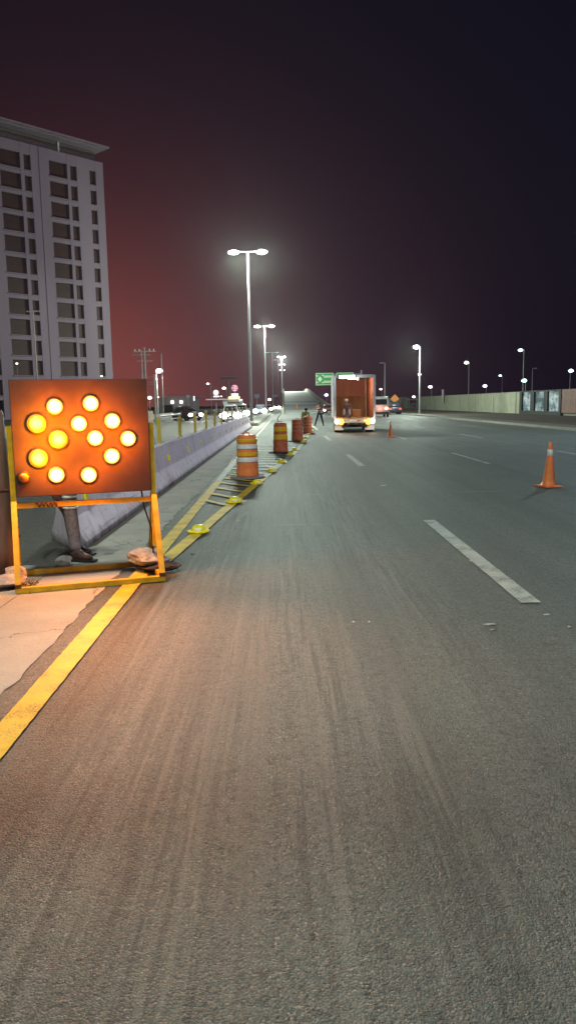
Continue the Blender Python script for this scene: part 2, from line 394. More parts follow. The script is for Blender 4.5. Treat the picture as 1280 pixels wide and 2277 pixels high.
ribbon(mb, [(taper(y_), y_) for y_ in (17.5, 20, 22, 25, 28.3, 35, 45, 52.8, 70)], 0.165, 0.016)
for i in range(34):
    y_ = 18.6 + i * 0.98; xr = taper(y_); mb._add([(xr, y_-.11, .020), (xr, y_+.11, .020), (-1.45, y_+.44+.2*(xr+1.45), .020), (-1.45, y_+.22+.2*(xr+1.45), .020)], [(0,1,2,3)])
tag(mb.build('hatched_marking', m_pline), kind='structure')
mb = MB()
for k, x in ((0, 2.04), (1, 5.45), (2, 8.9), (3, 12.3)):
    for i in range(12):
        y0 = 6.25 + 14.2 * i
        if k and i == 0: continue
        if k == 3 and i < 3: continue
        ribbon(mb, [(x, y0), (x, y0 + 4.6)], 0.17 if k == 0 else 0.13, 0.008)
tag(mb.build('lane_marking', m_wline), kind='structure')
# dark strip at the barrier foot: dirt with gap shadow put in as colour
tag(MB()._add([(-2.44, 9.0, .014), (-2.34, 9.3, .014), (-2.34, 57, .014), (-2.44, 57, .014)], [(0,1,2,3)]).build('dirt_and_shade', m_dirt_shade), kind='stuff')

# --- ramp ahead
def ramp_z(Y): 
    t = max(0.0, min(1.0, (Y - 125) / 160)); return 6.0 * (t * t * (3 - 2 * t) * 0.35 + t * 0.65)
ys = [125 + 5 * i for i in range(33)] + [320, 420]
mb = MB(); mb.sheet([(0.0, y_, ramp_z(y_) + .03) for y_ in ys], [(8.0, y_, ramp_z(y_) + .03) for y_ in ys])
t = NT('ramp_surface'); P = t.geo(); sp = t.n('ShaderNodeSeparateXYZ'); t.t.links.new(P, sp.inputs[0])
bn = t.noise(t.geo((0.02, 0.09, 0)), 1.0, 3); cc = t.mix(t.ramp(bn, 0.4, 0.6), (0.22, 0.235, 0.22, 1), (0.46, 0.48, 0.45, 1))  # pale bands: streetlamp pools painted into the ramp colour
jn = t.math('LESS_THAN', t.math('MODULO', sp.outputs[1], 12.0), 0.9); cc = t.mix(t.math('MULTIPLY', jn, .6), cc, (0.05, 0.05, 0.05, 1))
t.set(t.b, 'Base Color', cc); t.b.inputs['Roughness'].default_value = 0.75
tag(mb.build('ramp_road', t.m), kind='structure')
br = root('flyover_ramp', (0, 125, 0), 0, 'grey concrete flyover ramp climbing away ahead with beige parapets', 'flyover')
mb = MB()
for x in (-0.02, 8.02):
    vs = [(x, y_ - 125, -0.04) for y_ in ys] + [(x, y_ - 125, ramp_z(y_) + .02) for y_ in ys]; n = len(ys)
    mb._add(vs, [(i, i+1, i+1+n, i+n) for i in range(n-1)])
mb.build('retaining_wall', m_rampc, br)
for x0, x1 in ((-0.45, -0.03), (8.03, 8.45)):
    mb = MB(); n = len(ys)
    vs = [(x, y_ - 125, ramp_z(y_) + z) for y_ in ys for (x, z) in ((x0, -.05), (x1, -.05), (x1 - .08, .95), (x0 + .08, .95))]
    fs = [(4*i+a, 4*i+(a+1) % 4, 4*i+4+(a+1) % 4, 4*i+4+a) for i in range(n-1) for a in range(4)] + [(0,1,2,3)]
    mb._add(vs, fs); mb.build('parapet', m_parapet, br)

# median kerbs beyond the barrier
tag(MB().prism([(-3.3, -.02), (-3.3, .22), (-2.1, .22), (-1.95, -.02)], 'y', 60, 124).prism([(-.9, -.02), (-.86, .16), (-.72, .16), (-.66, -.02)], 'y', 66, 124).build('median_kerb', m_kerb), kind='structure')

# ================================================================== JERSEY BARRIERS
BL = 3.35
def barrier_profile(): return [(-.31, 0), (-.31, .09), (-.17, .38), (-.10, .86), (.10, .86), (.17, .38), (.31, .09), (.31, 0)]
def delineator(mb_y, rootb):
    p = MB().box((0, mb_y, .86 + .30), (.075, .05, .60), bev=.008).build('post', m_stud2, rootb)
    MB().box((0, mb_y, .86 + .62), (.09, .06, .055), bev=.006).build('cap', m_white, p)
    MB().box((0, mb_y, .865), (.13, .11, .03)).build('base_plate', m_white, p)
m_stud2 = M('yellow_post_plastic', (0.62, 0.46, 0.03), 0.5, var=0.15, nscale=8)
br0 = root('concrete_barrier', (-2.72, 12.2, 0), 0, 'concrete barrier with yellow post and square reflector', 'barrier', 'concrete barriers along the median')
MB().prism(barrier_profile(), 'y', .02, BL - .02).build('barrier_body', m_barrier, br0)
MB().box((.165, 1.3, .56), (.03, .13, .13), ry=R(-8), bev=.004).build('reflector', m_stud, br0)
delineator(1.1, br0)
labels = ['second concrete barrier block of the median, just past the arrow board', 'third concrete median block, under the first braced yellow post',
          'fourth concrete median block, level with the nearest striped drum']
for i in range(13):
    y_ = 12.2 + BL * i
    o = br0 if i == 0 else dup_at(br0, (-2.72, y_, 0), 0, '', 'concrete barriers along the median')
    o['label'] = labels[i] if i < 3 else 'mauve concrete median block farther along, with a yellow post on top'
# nose block: its left side is cut back obliquely
ns = root('concrete_barrier', (-2.72, 8.75, 0), 0, 'end block of the concrete median barrier, its nose behind the arrow board', 'barrier', 'concrete barriers along the median')
mb = MB(); pr = barrier_profile(); n = len(pr)
cut = [(x, (0.31 - x) * 1.6 if x < .31 else 0.0, z) for x, z in pr]
mb._add(cut + [(x, BL + .09, z) for x, z in pr], [tuple(range(n)), tuple(range(n, 2*n))[::-1]] + [(i, i+n, (i+1) % n + n, (i+1) % n) for i in range(n)])
mb.build('barrier_body', m_barrier, ns)
MB().box((.165, 1.0, .56), (.03, .13, .13), ry=R(-8), bev=.004).build('reflector', m_stud, ns)
# hand rail between the first two posts
hr = root('post_rail', (-2.72, 16.6, 0), 0, 'double white rail joining two yellow posts on the median', 'rail')
MB().tube([(0.02, 0.05, 1.47), (0.02, 3.3, 1.47)], .022).build('upper_rail', m_white, hr); MB().tube([(0.02, 0.05, 1.38), (0.02, 3.3, 1.38)], .018).build('lower_rail', m_white, hr)

# ================================================================== ARROW BOARD
fl = gp(42, 1322); fr = gp(362, 1294)
u = (fr - fl); W = u.length; u.normalize(); ang = math.atan2(u.y, u.x)
bd = root('arrow_board', (fl.x, fl.y, 0.012), ang, 'yellow framed black board with lit amber lamps forming a right arrow', 'arrow board')
DP = .80; MDp = DP * .5; b = .05
MB().bar((-.025, 0, .025), (W + .025, 0, .025), b).build('base_bar', m_yellow, bd)
MB().bar((-.025, DP, .025), (W + .025, DP, .025), b).build('base_bar', m_yellow, bd)
for x in (0, W):
    MB().bar((x, .025, .024), (x, DP - .025, .024), .046).build('side_bar', m_yellow, bd)
    l = MB().bar((x, 0, .05), (x, MDp - .045, .80), b).build('leg', m_yellow, bd)
    MB().box((x, 0.0, .065), (.056, .056, .035)).build('foot_weld', m_rust, l)
    MB().bar((x, DP, .05), (x, MDp + .045, .80), .045).build('leg', m_yellow, bd)
    MB().bar((x, MDp, .28 if x else .0), (x, MDp, 1.52), b).build('upright', m_yellow, bd)
MB().bar((.025, MDp, .76), (W - .025, MDp, .76), .048).build('cross_bar', m_yellow, bd)
kn = MB(); 
for k in range(5): kn.tube([(.20 + .04*k, MDp - .03, .77 - .02*(k % 2)), (.215 + .04*k, MDp - .035, .795), (.23 + .04*k, MDp - .03, .745), (.25 + .04*k, MDp + .03, .76)], .009, 6)
kn.build('wire_tie', m_rust, bd)
kn = MB(); kn.tube([(-.03, .245, .49), (.03, .24, .5), (.032, .30, .48)], .008, 6); 
for k in range(4): kn.tube([(-.028, .26 + .03*k, .52 + .05*k), (.03, .25 + .03*k, .58 + .05*k)], .006, 6)
kn.build('wire_tie', m_rust, bd)
pn = MB().box((W/2, MDp - .045, 1.40), (W - .05, .035, 1.10), bev=.006).build('panel', m_panel, bd)
MB().tube([(W - .12, MDp - .03, .86), (W - .10, MDp + .01, .70), (W - .03, MDp + .02, .45), (W - .02, MDp + .03, .2)], .008, 6).build('cable', m_black, bd)
n_ = Vector((u.y, -u.x, 0))      # board normal, towards camera
pp = Vector((fl.x, fl.y, 0)) - n_ * (MDp - .065)
inv = Matrix.Rotation(-ang, 3, 'Z')
def lamp_mat(name, rim, midc, core, strength):
    t = NT(name); v = t.mapv((1, 1, 1)); ln = t.n('ShaderNodeVectorMath', operation='LENGTH'); t.t.links.new(v, ln.inputs[0])
    x = t.n('ShaderNodeValToRGB'); t.set(x, 0, t.math('MULTIPLY', ln.outputs['Value'], 10.0)); el = x.color_ramp.elements
    el[0].position = .46; el[0].color = c4(core); el[1].position = .74; el[1].color = c4(rim); e2 = el.new(.64); e2.color = c4(midc)
    t.set(t.b, 'Emission Color', x.outputs[0]); t.b.inputs['Emission Strength'].default_value = strength; t.b.inputs['Base Color'].default_value = (.3, .1, .01, 1)
    return t.m
m_amber = lamp_mat('amber_lamp_lit', (.13, .045, .0), (.5, .27, .05), (1.0, .9, .6), 9)
m_dim = lamp_mat('amber_lamp_dim', (1.0, .42, .01), (1.0, .55, .16), (1.0, .66, .52), 1.0)
m_off = M('amber_lamp_off', (0.35, 0.10, 0.01), 0.3)
lamps = [(122,904,1), (202,897,1), (250,936,1), (285,975,1), (249,1014,1), (198,1056,1), (126,1056,1), (212,974,1), (176,942,1), (82,942,2), (130,977,2), (86,1019,2), (53,1062,0)]
for px, py, on in lamps:
    p = pplane(px, py, pp, n_); q = inv @ (p - Vector((fl.x, fl.y, 0))); q.z -= .012
    r_ = .074 if on == 1 else (.088 if on == 2 else .05)
    axm = Matrix.Rotation(R(90), 3, 'X')
    h = MB().lathe([(r_ + .010, -.01), (r_ + .010, .010), (r_ + .003, .012), (r_, .0)], (0,0,0), 24, ax=axm).build('lamp_housing', m_hood, bd, loc=(q.x, MDp - .065, q.z))
    g = MB().lathe([(r_, .0), (r_ * .97, .018), (r_ * .75, .034), (r_ * .4, .044), (.004, .047)], (0,0,0), 24, ax=axm).build('lens', [m_off, m_amber, m_dim][on], h)
    g.location = (0, -.002, 0)
    if on:
        point((q.x, MDp - .065 - .080, q.z), 15.0 if on == 1 else 30.0, (1.0, .22, .004) if on == 1 else (1.0, .30, .004), .03, 'amber_light', bd)
    if on == 1:
        spot((q.x, MDp - .065 - .07, q.z), (.12, -1, -.28), 70.0, (1.0, .40, .19), 92, 1.0, .05, 'amber_beam', bd)

# weathered post at the left edge, rocks
po = root('wooden_post', gp(8, 1296), 0, 'thick weathered brown post standing left of the arrow board', 'post')
MB().lathe([(.135, 0), (.13, .4), (.118, 1.2), (.108, 1.66), (.095, 1.68), (.02, 1.69)], n=22).build('post_shaft', m_wood, po)
MB().lathe([(.124, 0), (.124, .03)], (0, 0, .9), 22).build('metal_band', m_rust, po)
def rock(loc, dims, seed, label, rz=0, group=None, name='rock', mat=None, tilt=0):
    rg = random.Random(seed); bm = bmesh.new(); bmesh.ops.create_icosphere(bm, subdivisions=4, radius=.5)
    cuts = [(Vector((rg.uniform(-1,1), rg.uniform(-1,1), rg.uniform(-.6,1))).normalized(), rg.uniform(.30,.42)) for _ in range(9)]
    for v in bm.verts:
        for d_, k in cuts:
            e = v.co.dot(d_)
            if e > k: v.co -= d_ * (e - k) * .93
        v.co += v.co.normalized() * (math.sin(v.co.x*31+seed)*math.sin(v.co.y*27)*math.sin(v.co.z*23+1)) * .03
    bmesh.ops.scale(bm, vec=dims, verts=bm.verts); bmesh.ops.rotate(bm, matrix=Matrix.Rotation(tilt, 3, 'Y'), verts=bm.verts)
    lo = min(v.co.z for v in bm.verts); bmesh.ops.translate(bm, vec=(0,0,-lo), verts=bm.verts)
    o = MB().bm(bm, 0, False).build(name, mat or m_rock); o.location = loc; o.rotation_euler[2] = rz
    return tag(o, label, 'rock', group)
rp = bd.matrix_basis if False else Matrix.Translation((fl.x, fl.y, 0)) @ Matrix.Rotation(ang, 4, 'Z')
q = rp @ Vector((W - .06, MDp + .12, 0)); rock((q.x, q.y, 0.052), (.44, .36, .20), 5, 'big pale slab of rubble weighing down the right end of the yellow frame', .35, tilt=.12)
q = gp(345, 1278); rock((q.x, q.y + .12, 0.004), (.5, .28, .12), 14, 'darker stone on the ground under the big slab of rubble', .2, mat=m_dirt_shade)
q = gp(140, 1262); rock((q.x, q.y + .05, 0.01), (.22, .15, .11), 8, 'small pale stone beside the boot behind the yellow frame', .1)
q = gp(12, 1312); rock((q.x, q.y, 0.01), (.42, .25, .14), 21, 'flat broken stone at the foot of the brown post', .5)
q = gp(22, 1318); rock((q.x - .02, q.y + .22, 0.01), (.25, .2, .22), 33, 'taller stone against the brown post behind the flat one', 1.2)
# weeds and soil scraps by the frame
mb = MB(); rg = random.Random(4)
for k in range(60):
    q = gp(rg.gauss(66, 12), rg.gauss(1302, 6)); a = rg.uniform(0, 6.28); h = rg.uniform(.01, .045)
    mb._add([(q.x, q.y, .011), (q.x + .012*math.cos(a), q.y + .012*math.sin(a), .011), (q.x + .04*math.cos(a+1), q.y + .04*math.sin(a+1), .011 + h)], [(0,1,2)])
tag(mb.build('weeds', M('dry_weed', (.06, .05, .02), .9)), kind='stuff')
# litter on the road
m_paper = M('paper_scrap', (.6, .6, .58), .7)
def scrap(px, py, a, b_, label, s=1):
    q = gp(px, py); rg = random.Random(px); mb = MB()
    pts = [(q.x + a*.8*math.cos(t_)*rg.uniform(.4,1.1), q.y + b_*.8*math.sin(t_)*rg.uniform(.4,1.1), .006 + rg.uniform(0,.005)) for t_ in [k*6.283/9 for k in range(9)]]
    mb._add(pts + [(p[0], p[1], .003) for p in pts], [tuple(range(9))] + [(i, (i+1) % 9, (i+1) % 9 + 9, i+9) for i in range(9)])
    tag(mb.build('scrap', m_paper if s else m_black), label, 'litter')
scrap(785, 1384, .016, .02, 'bright white speck of litter on the asphalt, larger of a pair')
scrap(820, 1384, .012, .015, 'smaller white speck of litter on the asphalt, beside the bright one')
scrap(1086, 1390, .065, .02, 'long pale scrap lying below the near end of the lane dash')
scrap(1096, 1401, .03, .015, 'short pale scrap just nearer than the long one')
scrap(1215, 1368, .04, .02, 'pale scrap at the near tip of the long lane dash')
scrap(1264, 1395, .025, .02, 'small pale scrap at the edge of the picture past the dash')
scrap(852, 1080, .09, .08, 'white fragment lying between the drums and the cone')
scrap(430, 1233, .045, .03, 'dark clod on the asphalt beside the yellow line', 0)
scrap(1046, 1248, .03, .03, 'pale chip at the left rim of the long lane dash')

# ================================================================== DRUMS
def drum(loc, bands, label, dia=.5, ht=.94, base=.40, mb_='orange', rub=None, hnd=True, rz=0):
    body = m_orange if mb_ == 'orange' else m_dorange
    o = root('traffic_drum', loc, rz, label, 'traffic drum', 'striped drums along the taper')
    r0 = dia / 2; z0 = .045
    rt = r0 * .86
    def rad(t): return r0 * (1.0 - .13 * t) + (.006 if int(t * 7) % 2 == 0 else 0)
    prof = [(r0 * .97, z0)]
    for k in range(29):
        t_ = k / 28; prof.append((rad(t_), z0 + .02 + t_ * (ht - z0 - .08)))
    prof += [(rt * .96, ht - .03), (rt * .8, ht - .004), (rt * .3, ht), (.01, ht)]
    MB().lathe(prof, n=32).build('drum_body', body, o)
    for a, b_, m in bands:
        pr_ = [(rad(a) + .002, z0 + a*(ht-z0))] + [(rad(a + (b_-a)*k/6) + .009, z0 + (a + (b_-a)*k/6)*(ht-z0)) for k in range(7)] + [(rad(b_) + .002, z0 + b_*(ht-z0))]
        MB().lathe(pr_, n=32).build('reflective_band', m, o)
    MB().lathe([(base, .0), (base + .006, .02), (base * .97, .040), (r0 * 1.02, .05), (r0 * .9, .07)], n=32, sc_=(1, .92)).build('rubber_base', rub or m_rubber, o)
    MB().tube([(-.06, 0, ht - .01), (-.05, 0, ht + .04), (.05, 0, ht + .04), (.06, 0, ht - .01)], .013, 8).build('handle', body, o)
    return o
Y_, W_ = m_ybandm, m_wbandm
p = gp(550, 1066); drum((p.x, p.y + .2, .012), [(.82, .90, Y_), (.66, .77, W_), (.49, .58, Y_), (.35, .46, W_)], 'nearest traffic drum, bright orange with two yellow and two white bands', .5, 1.0, .40, rub=m_grubber)
p = gp(624, 1008); drum((p.x, p.y, .012), [(.70, .86, Y_), (.42, .60, Y_)], 'dirty orange drum with two broad yellow bands, second in the row', .5, 1.04, .42, 'd')
p = gp(661, 982); drum((p.x, p.y, .012), [(.80, .84, m_oband), (.62, .66, m_oband), (.44, .48, m_oband)], 'brownish drum with three thin pale bands, third in the row', .52, .98, .42, 'd')
p = gp(684, 965); drum((p.x, p.y, .012), [(.88, .92, m_oband), (.70, .74, m_oband), (.50, .54, m_oband), (.33, .37, m_oband)], 'farthest traffic drum, brownish, a worker bending behind it', .50, .97, .40, 'd')

# ================================================================== CONES
def cone(loc, ht, label, tilt=0.0, bw=.4, band=(.70, .84)):
    o = root('traffic_cone', loc, .3, label, 'traffic cone', 'traffic cones on the road')
    o.rotation_euler = (0, tilt, .3)
    r0, r1 = bw * .33, .028
    def rd(z): return r0 + (r1 - r0) * (z / ht)
    MB().lathe([(bw*.46, .030), (bw*.38, .045), (rd(.09) + .012, .075), (rd(.09), .10)] + [(rd(ht*k/10), ht*k/10) for k in range(2, 11)] + [(r1*.7, ht + .004), (r1*.7, ht - .02)], n=28).build('cone_body', m_orange, o)
    MB().box((0, 0, .02), (bw, bw, .035), bev=.012).build('base', m_orange, o)
    MB().lathe([(rd(ht*band[0]) + .001, ht*band[0]), (rd(ht*band[0]) + .004, ht*band[0]+.002), (rd(ht*band[1]) + .004, ht*band[1]-.002), (rd(ht*band[1]) + .001, ht*band[1])], n=28).build('reflective_band', m_wbandm, o)
    return o
cone(gp(1218, 1083), .87, 'orange cone with one white band standing alone in the right lanes', R(1.6), .38)
cone(gp(868, 973), .76, 'small reddish cone with a white top, right of the box truck', 0, .34, (.75, .92))
p = pd(660, 914, 148); cone((p.x, 148, ramp_z(148) + .03), .9, 'tiny distant red cone on the foot of the flyover ramp', 0, .5)

# ================================================================== ROAD STUDS
st0 = root('road_stud', (0,0,0), 0, '', 'road stud', 'yellow studs along the taper line')
MB().lathe([(.145, 0), (.15, .008), (.135, .018), (.105, .022), (.10, .045), (.078, .078), (.045, .096), (.01, .10)], n=24).build('dome', m_stud, st0)
rim = MB()
for k in range(10):
    a = k * 2*math.pi/10; rim.sphere((.132*math.cos(a), .132*math.sin(a), .014), .028, (1, 1, .5), 8)
rim.build('scalloped_rim', m_stud, st0)
for sx in (1,):
    MB().box((0, -.088, .045), (.09, .02, .028), rx=R(-25)).build('reflector', m_wbandm, st0)
sp_ = [(440, 1189, 'nearest yellow road stud, beside the right leg of the board'), (520, 1121, 'second yellow stud on the taper line'), (571, 1079, 'third yellow stud, in front of the nearest drum'), (604, 1052, 'fourth yellow stud, right of the nearest drum'),
       (626, 1031, 'fifth yellow stud, just before the second drum'), (645, 1014, 'sixth yellow stud, at the foot of the second drum'), (655, 1003, 'seventh yellow stud, beyond the second drum')]
for i, (px, py, lb) in enumerate(sp_):
    p = gp(px, py); o = st0 if i == 0 else dup(st0); o.location = (p.x, p.y + .1, .020); o.rotation_euler = (0, 0, i * .2); o['label'] = lb
for i, y_ in enumerate((33, 36.5, 40.5, 45, 50)):
    o = dup(st0); o.location = (taper(y_), y_, .02); o['label'] = 'small far yellow stud on the taper line near the last drums'

# ================================================================== STREET LAMPS
LEDC = (0.86, 1.0, 0.86)
m_led = E('led_lit', (0.93, 1.0, 0.90), 9)
m_ledoff = M('led_off', (0.55, 0.55, 0.55), 0.3)
def twin_lamp(loc, ht, label, lit, power, far=False):
    o = root('street_lamp', loc, 0, label, 'street lamp', 'twin street lamps along the median')
    MB().tube([(0, 0, .25), (0, 0, ht * .5), (0, 0, ht)], [.13, .10, .065], 12).build('pole', m_galv, o)
    MB().lathe([(.26, 0), (.24, .28), (.18, .32), (.1, .34)], n=16).build('base', m_kerb, o)
    MB().tube([(-.75, 0, ht + .03), (0, 0, ht - .03), (.75, 0, ht + .03)], .035, 8).build('arm', m_galv, o)
    for sx in (-1, 1):
        h = MB().box((sx * 1.08, 0, ht + .05), (.72, .34, .10), ry=R(-4*sx), bev=.03).build('lamp_head', m_galv, o)
        if lit: MB().sphere((sx * 1.08, 0, ht - .03), .4, (1.1, .62, .42), 16).build('lens', m_led, h)
        else: MB().box((sx * 1.08, 0, ht - .012), (.6, .26, .02)).build('lens', m_ledoff, h)
        if lit and power: point((sx * 1.08, 0, ht - .8), power, LEDC, .22, 'lamp_light', o)
    return o
PW = 11500
twin_lamp((-2.75, 3.0, 0), 12.6, 'twin street lamp overhead, beside the camera, its lamps above the picture', True, PW*.225)
p = gp(563, 947); twin_lamp((-2.62, 61, 0.0), 13.3, 'tallest looking twin street lamp, nearest on the median', True, PW)
twin_lamp((-2.80, 118, .2), 13.1, 'second twin street lamp on the median, both lamps lit', True, PW)
twin_lamp((-2.55, 176, .1), 13.0, 'unlit twin lamp on the median, between the lit ones', False, 0)
twin_lamp((-1.6, 233, .1), 14.5, 'thin unlit lamp farther along, just before the lit cluster', False, 0)
for i, (y_, lb) in enumerate(((290, 'highest of the three far lamps clustered over the ramp'), (347, 'middle one of the three far lamps clustered over the ramp'), (405, 'lowest of the three far lamps clustered over the ramp'))):
    twin_lamp((-0.8, y_, ramp_z(y_) - .1), 13.0, lb, True, PW*3 if i == 0 else 0)

def place_lamp(px, py, D, label, lit=True, arm=.6, hd=.42, col=None, power=0, base_y=None, r=.10, zb=None, group='street lamps beyond the road'):
    p = pd(px, py, D); z0 = 0 if zb is None else zb
    o = root('street_lamp', (p.x + arm, D, z0), 0, label, 'street lamp', group)
    ht = p.z - z0
    MB().tube([(0, 0, 0), (0, 0, ht * .6), (0, 0, ht + .1)], [r, r*.8, r*.55], 10).build('pole', m_galv, o)
    if arm: MB().tube([(0, 0, ht + .05), (-arm, 0, ht + .12)], .04, 8).build('arm', m_galv, o)
    h = MB().box((-arm, 0, ht + .10), (hd*1.9, hd*.9, .12), bev=.03).build('lamp_head', m_galv, o)
    if lit:
        MB().sphere((-arm, 0, ht - .02), hd, (1, .7, .62), 14).build('lens', col or m_led, h)
        if power: point((-arm - math.copysign(.9, arm), -.4, ht - 1.0), power, LEDC, .25, 'lamp_light', o)
    else: MB().box((-arm, 0, ht + .03), (hd*1.5, hd*.6, .02)).build('lens', m_ledoff, h)
    return o
m_ledb = E('led_blue', (0.72, 0.78, 1.0), 7); m_ledt = E('led_teal', (0.70, 1.0, 0.95), 7); m_warm = E('lamp_warm', (1.0, .80, .62), 5); m_ledw = E('led_white', (1.0, .95, .92), 7)
place_lamp(925, 771, 96, 'tall lit street lamp on the right pavement, nearest before the wall', True, .45, .38, power=PW*.62, r=.13)
twin = None
o = root('street_lamp', (16.6, 33, 0.1), 0, 'tall added pavement lamp out of view, to light barrier and right lanes', 'street lamp')  # unseen lamp added to brighten the barrier face and right lanes
MB().tube([(0,0,0), (0,0,9.2)], [.13, .07], 10).build('pole', m_galv, o); MB().box((-.6, 0, 9.2), (1.4, .3, .12), bev=.03).build('lamp_head', m_galv, o); point((-.7, 0, 8.7), 2600, (.62, .92, 1.0), .2, 'lamp_light', o)  # pole, head and light of the added unseen lamp
place_lamp(848, 808, 150, 'unlit grey street lamp rising behind the white van', False, .6, .4, r=.16)
G2 = 'lamps beyond the pale wall'
place_lamp(1036, 806, 149, 'lit lamp on a thin pole beyond the middle of the wall', True, .5, .42, r=.09, group=G2)
place_lamp(1156, 778, 113, 'highest lit lamp beyond the wall, above the glass panels', True, .5, .34, r=.08, col=m_ledt, group=G2)
place_lamp(1111, 835, 220, 'small dim lamp between the taller ones beyond the wall', True, .6, .40, r=.1, col=m_ledt, group=G2)
place_lamp(1077, 858, 200, 'bluish lamp low above the wall top', True, .4, .55, r=.1, col=m_ledb, group=G2)
place_lamp(1164, 846, 120, 'bright low lamp right below the highest one, over the glass panels', True, .25, .42, r=.07, col=m_ledt, group=G2)
place_lamp(1268, 824, 130, 'teal tinted lamp at the edge of the picture over the brown panel', True, -.1, .42, r=.07, col=m_ledt, group=G2)
place_lamp(956, 860, 190, 'lit lamp just above the wall, right of the tall pavement lamp', True, .3, .48, r=.09, col=m_ledw, group=G2)
place_lamp(919, 882, 180, 'small bluish lamp on the wall line left of the tall pavement lamp', True, 0, .36, r=.05, col=m_ledb, group=G2)
place_lamp(932, 832, 170, 'small lamp seen halfway up the tall pavement lamp pole', True, 0, .36, r=.05, col=m_ledw, group=G2)
place_lamp(1042, 882, 160, 'tiny lamp on the wall top under the thin pole', True, 0, .26, r=.05, col=m_ledb, group=G2)
place_lamp(1189, 820, 140, 'dark unlit pole beyond the wall, right of the highest lamp', False, -.5, .3, r=.08, group=G2)
place_lamp(725, 878, 170, 'small bluish lamp between the standing worker and the truck', True, 0, .42, r=.05, col=m_ledb, group=G2)
place_lamp(846, 865, 160, 'small warm lamp right above the white van', True, .2, .3, r=.08, col=m_warm, group=G2)
tag(MB().tube([pd(984, 895, 135), pd(984, 866, 135)], .22, 8).build('stub_pole', m_galv), 'short pale stub of a pole sticking up over the wall', 'pole')
G3 = 'lamps along the far side of the opposite road'
place_lamp(354, 824, 105, 'brightest lamp above the opposite road, near the utility poles', True, -.4, .46, r=.13, group=G3, power=2200)
place_lamp(462, 853, 175, 'thin lamp left of the round signs', True, .7, .34, r=.1, col=m_warm, group=G3)
place_lamp(498, 863, 175, 'lit lamp between the two round signs', True, .6, .42, r=.1, col=m_ledw, group=G3)
place_lamp(333, 884, 120, 'low light between the two utility poles', True, 0, .36, r=.04, col=m_ledw, group=G3)
place_lamp(352, 883, 140, 'tiny reddish light left of the lit low building', True, 0, .16, r=.03, col=m_warm, group=G3)
place_lamp(492, 881, 190, 'tiny reddish light under the lamp between the signs', True, 0, .2, r=.03, col=m_warm, group=G3)
place_lamp(226, 836, 112, 'tiny light in front of the white tower near its right corner', True, 0, .16, r=.03, col=m_warm, group=G3)
place_lamp(38, 808, 104, 'tiny warm light before the white tower above the board corner', True, 0, .16, r=.03, col=m_warm, group=G3)
place_lamp(599, 888, 230, 'small white light low beside the second median lamp', True, 0, .5, r=.05, col=m_ledw, group=G3)
# curved lamp on the parapet
p = pd(704, 892, 215); cl = root('street_lamp', (p.x, 215, p.z - 1), 0, 'small white hook shaped lamp over the right parapet of the ramp', 'street lamp')
MB().tube([(.3, 0, 0), (.35, 0, 1.6), (.1, 0, 2.3), (-.3, 0, 2.1)], .14, 8).build('pole', m_white, cl)

# ================================================================== WALL ON THE RIGHT
wl = root('perimeter_wall', (0, 0, 0), 0, 'long pale plastered boundary wall with a gateway opening', 'wall')
def wx(px, X):   # depth where the plane X is seen at pixel column px
    r = ray(px, 895); return X * r.y / r.x
XW = 28.0; WH = 2.50
ya, yb = wx(1157, XW), wx(932, XW); yc, yd = wx(903, XW), wx(868, XW)
mb = MB(); y_ = ya; seg = 0
mb.box((XW + .15, (ya + yb)/2, WH/2), (.3, yb - ya, WH)); mb.build('wall_panel', m_wallc, wl)
MB().box((XW + .15, (yc + yd)/2 + 40, WH/2), (.3, yd - yc + 80, WH)).build('wall_panel', m_wallc, wl)
MB().box((XW + .15, (ya + yb)/2, WH + .05), (.4, yb - ya, .1)).build('coping', m_kerb, wl)
MB().box((XW + .15, (yc + yd)/2 + 40, WH + .05), (.4, yd - yc + 80, .1)).build('coping', m_kerb, wl)
for k in range(12):
    MB().box((XW - .02, ya + 2 + k * 10, WH/2), (.12, .3, WH - .02)).build('pilaster', m_wallc, wl)
gt = root('steel_gate', (XW + .1, (yb + yc)/2, 0), 0, 'dark barred gate in the opening of the pale wall', 'gate')
MB().box((0, 0, 1.1), (.06, (yc - yb)*.96, .08)).box((0, 0, 2.1), (.06, (yc - yb)*.96, .08)).box((0, 0, .2), (.06, (yc - yb)*.96, .08)).build('frame', m_galv, gt)
mb = MB(); k = -(yc - yb)/2 + .5
while k < (yc - yb)/2: mb.box((0, k, 1.15), (.03, .12, 2.1)); k += 1.2
mb.build('bars', m_black, gt)
# glass panels, in a dark frame, then brown panel
m_lit = NT('backlit_glass'); P = m_lit.mapv((1, 1, 1)); nz = m_lit.noise(m_lit.mapv((.3, .5, 1.0)), .9, 5, .6); nz2 = m_lit.noise(m_lit.mapv((1, .8, 2.2)), .8, 4, .6)
ec = m_lit.mix(m_lit.ramp(nz, .42, .62), (.05, .09, .10, 1), (.50, .62, .60, 1)); ec = m_lit.mix(m_lit.ramp(nz2, .5, .65), ec, (.12, .22, .23, 1))
m_lit.set(m_lit.b, 'Emission Color', ec); m_lit.b.inputs['Emission Strength'].default_value = 1.0; m_lit.b.inputs['Base Color'].default_value = (.05, .06, .06, 1); m_lit.b.inputs['Roughness'].default_value = .15
m_lit = m_lit.m
XG = 27.9
edges = [(1159, 1178), (1186, 1208), (1216, 1241)]
y0, y1 = wx(1246, XG), wx(1154, XG)
kk = root('glazed_kiosk', (XG, (y0 + y1)/2, 0), 0, 'dark kiosk in the wall with three lit glass panels', 'kiosk'); cy = (y0 + y1)/2
lo, hi = .42, 2.5
mb = MB(); mb.box((1.6, 0, 1.3), (2.6, y1 - y0, 2.6)); mb.build('housing', M('dark_cladding', (.015, .015, .015), .8), kk)
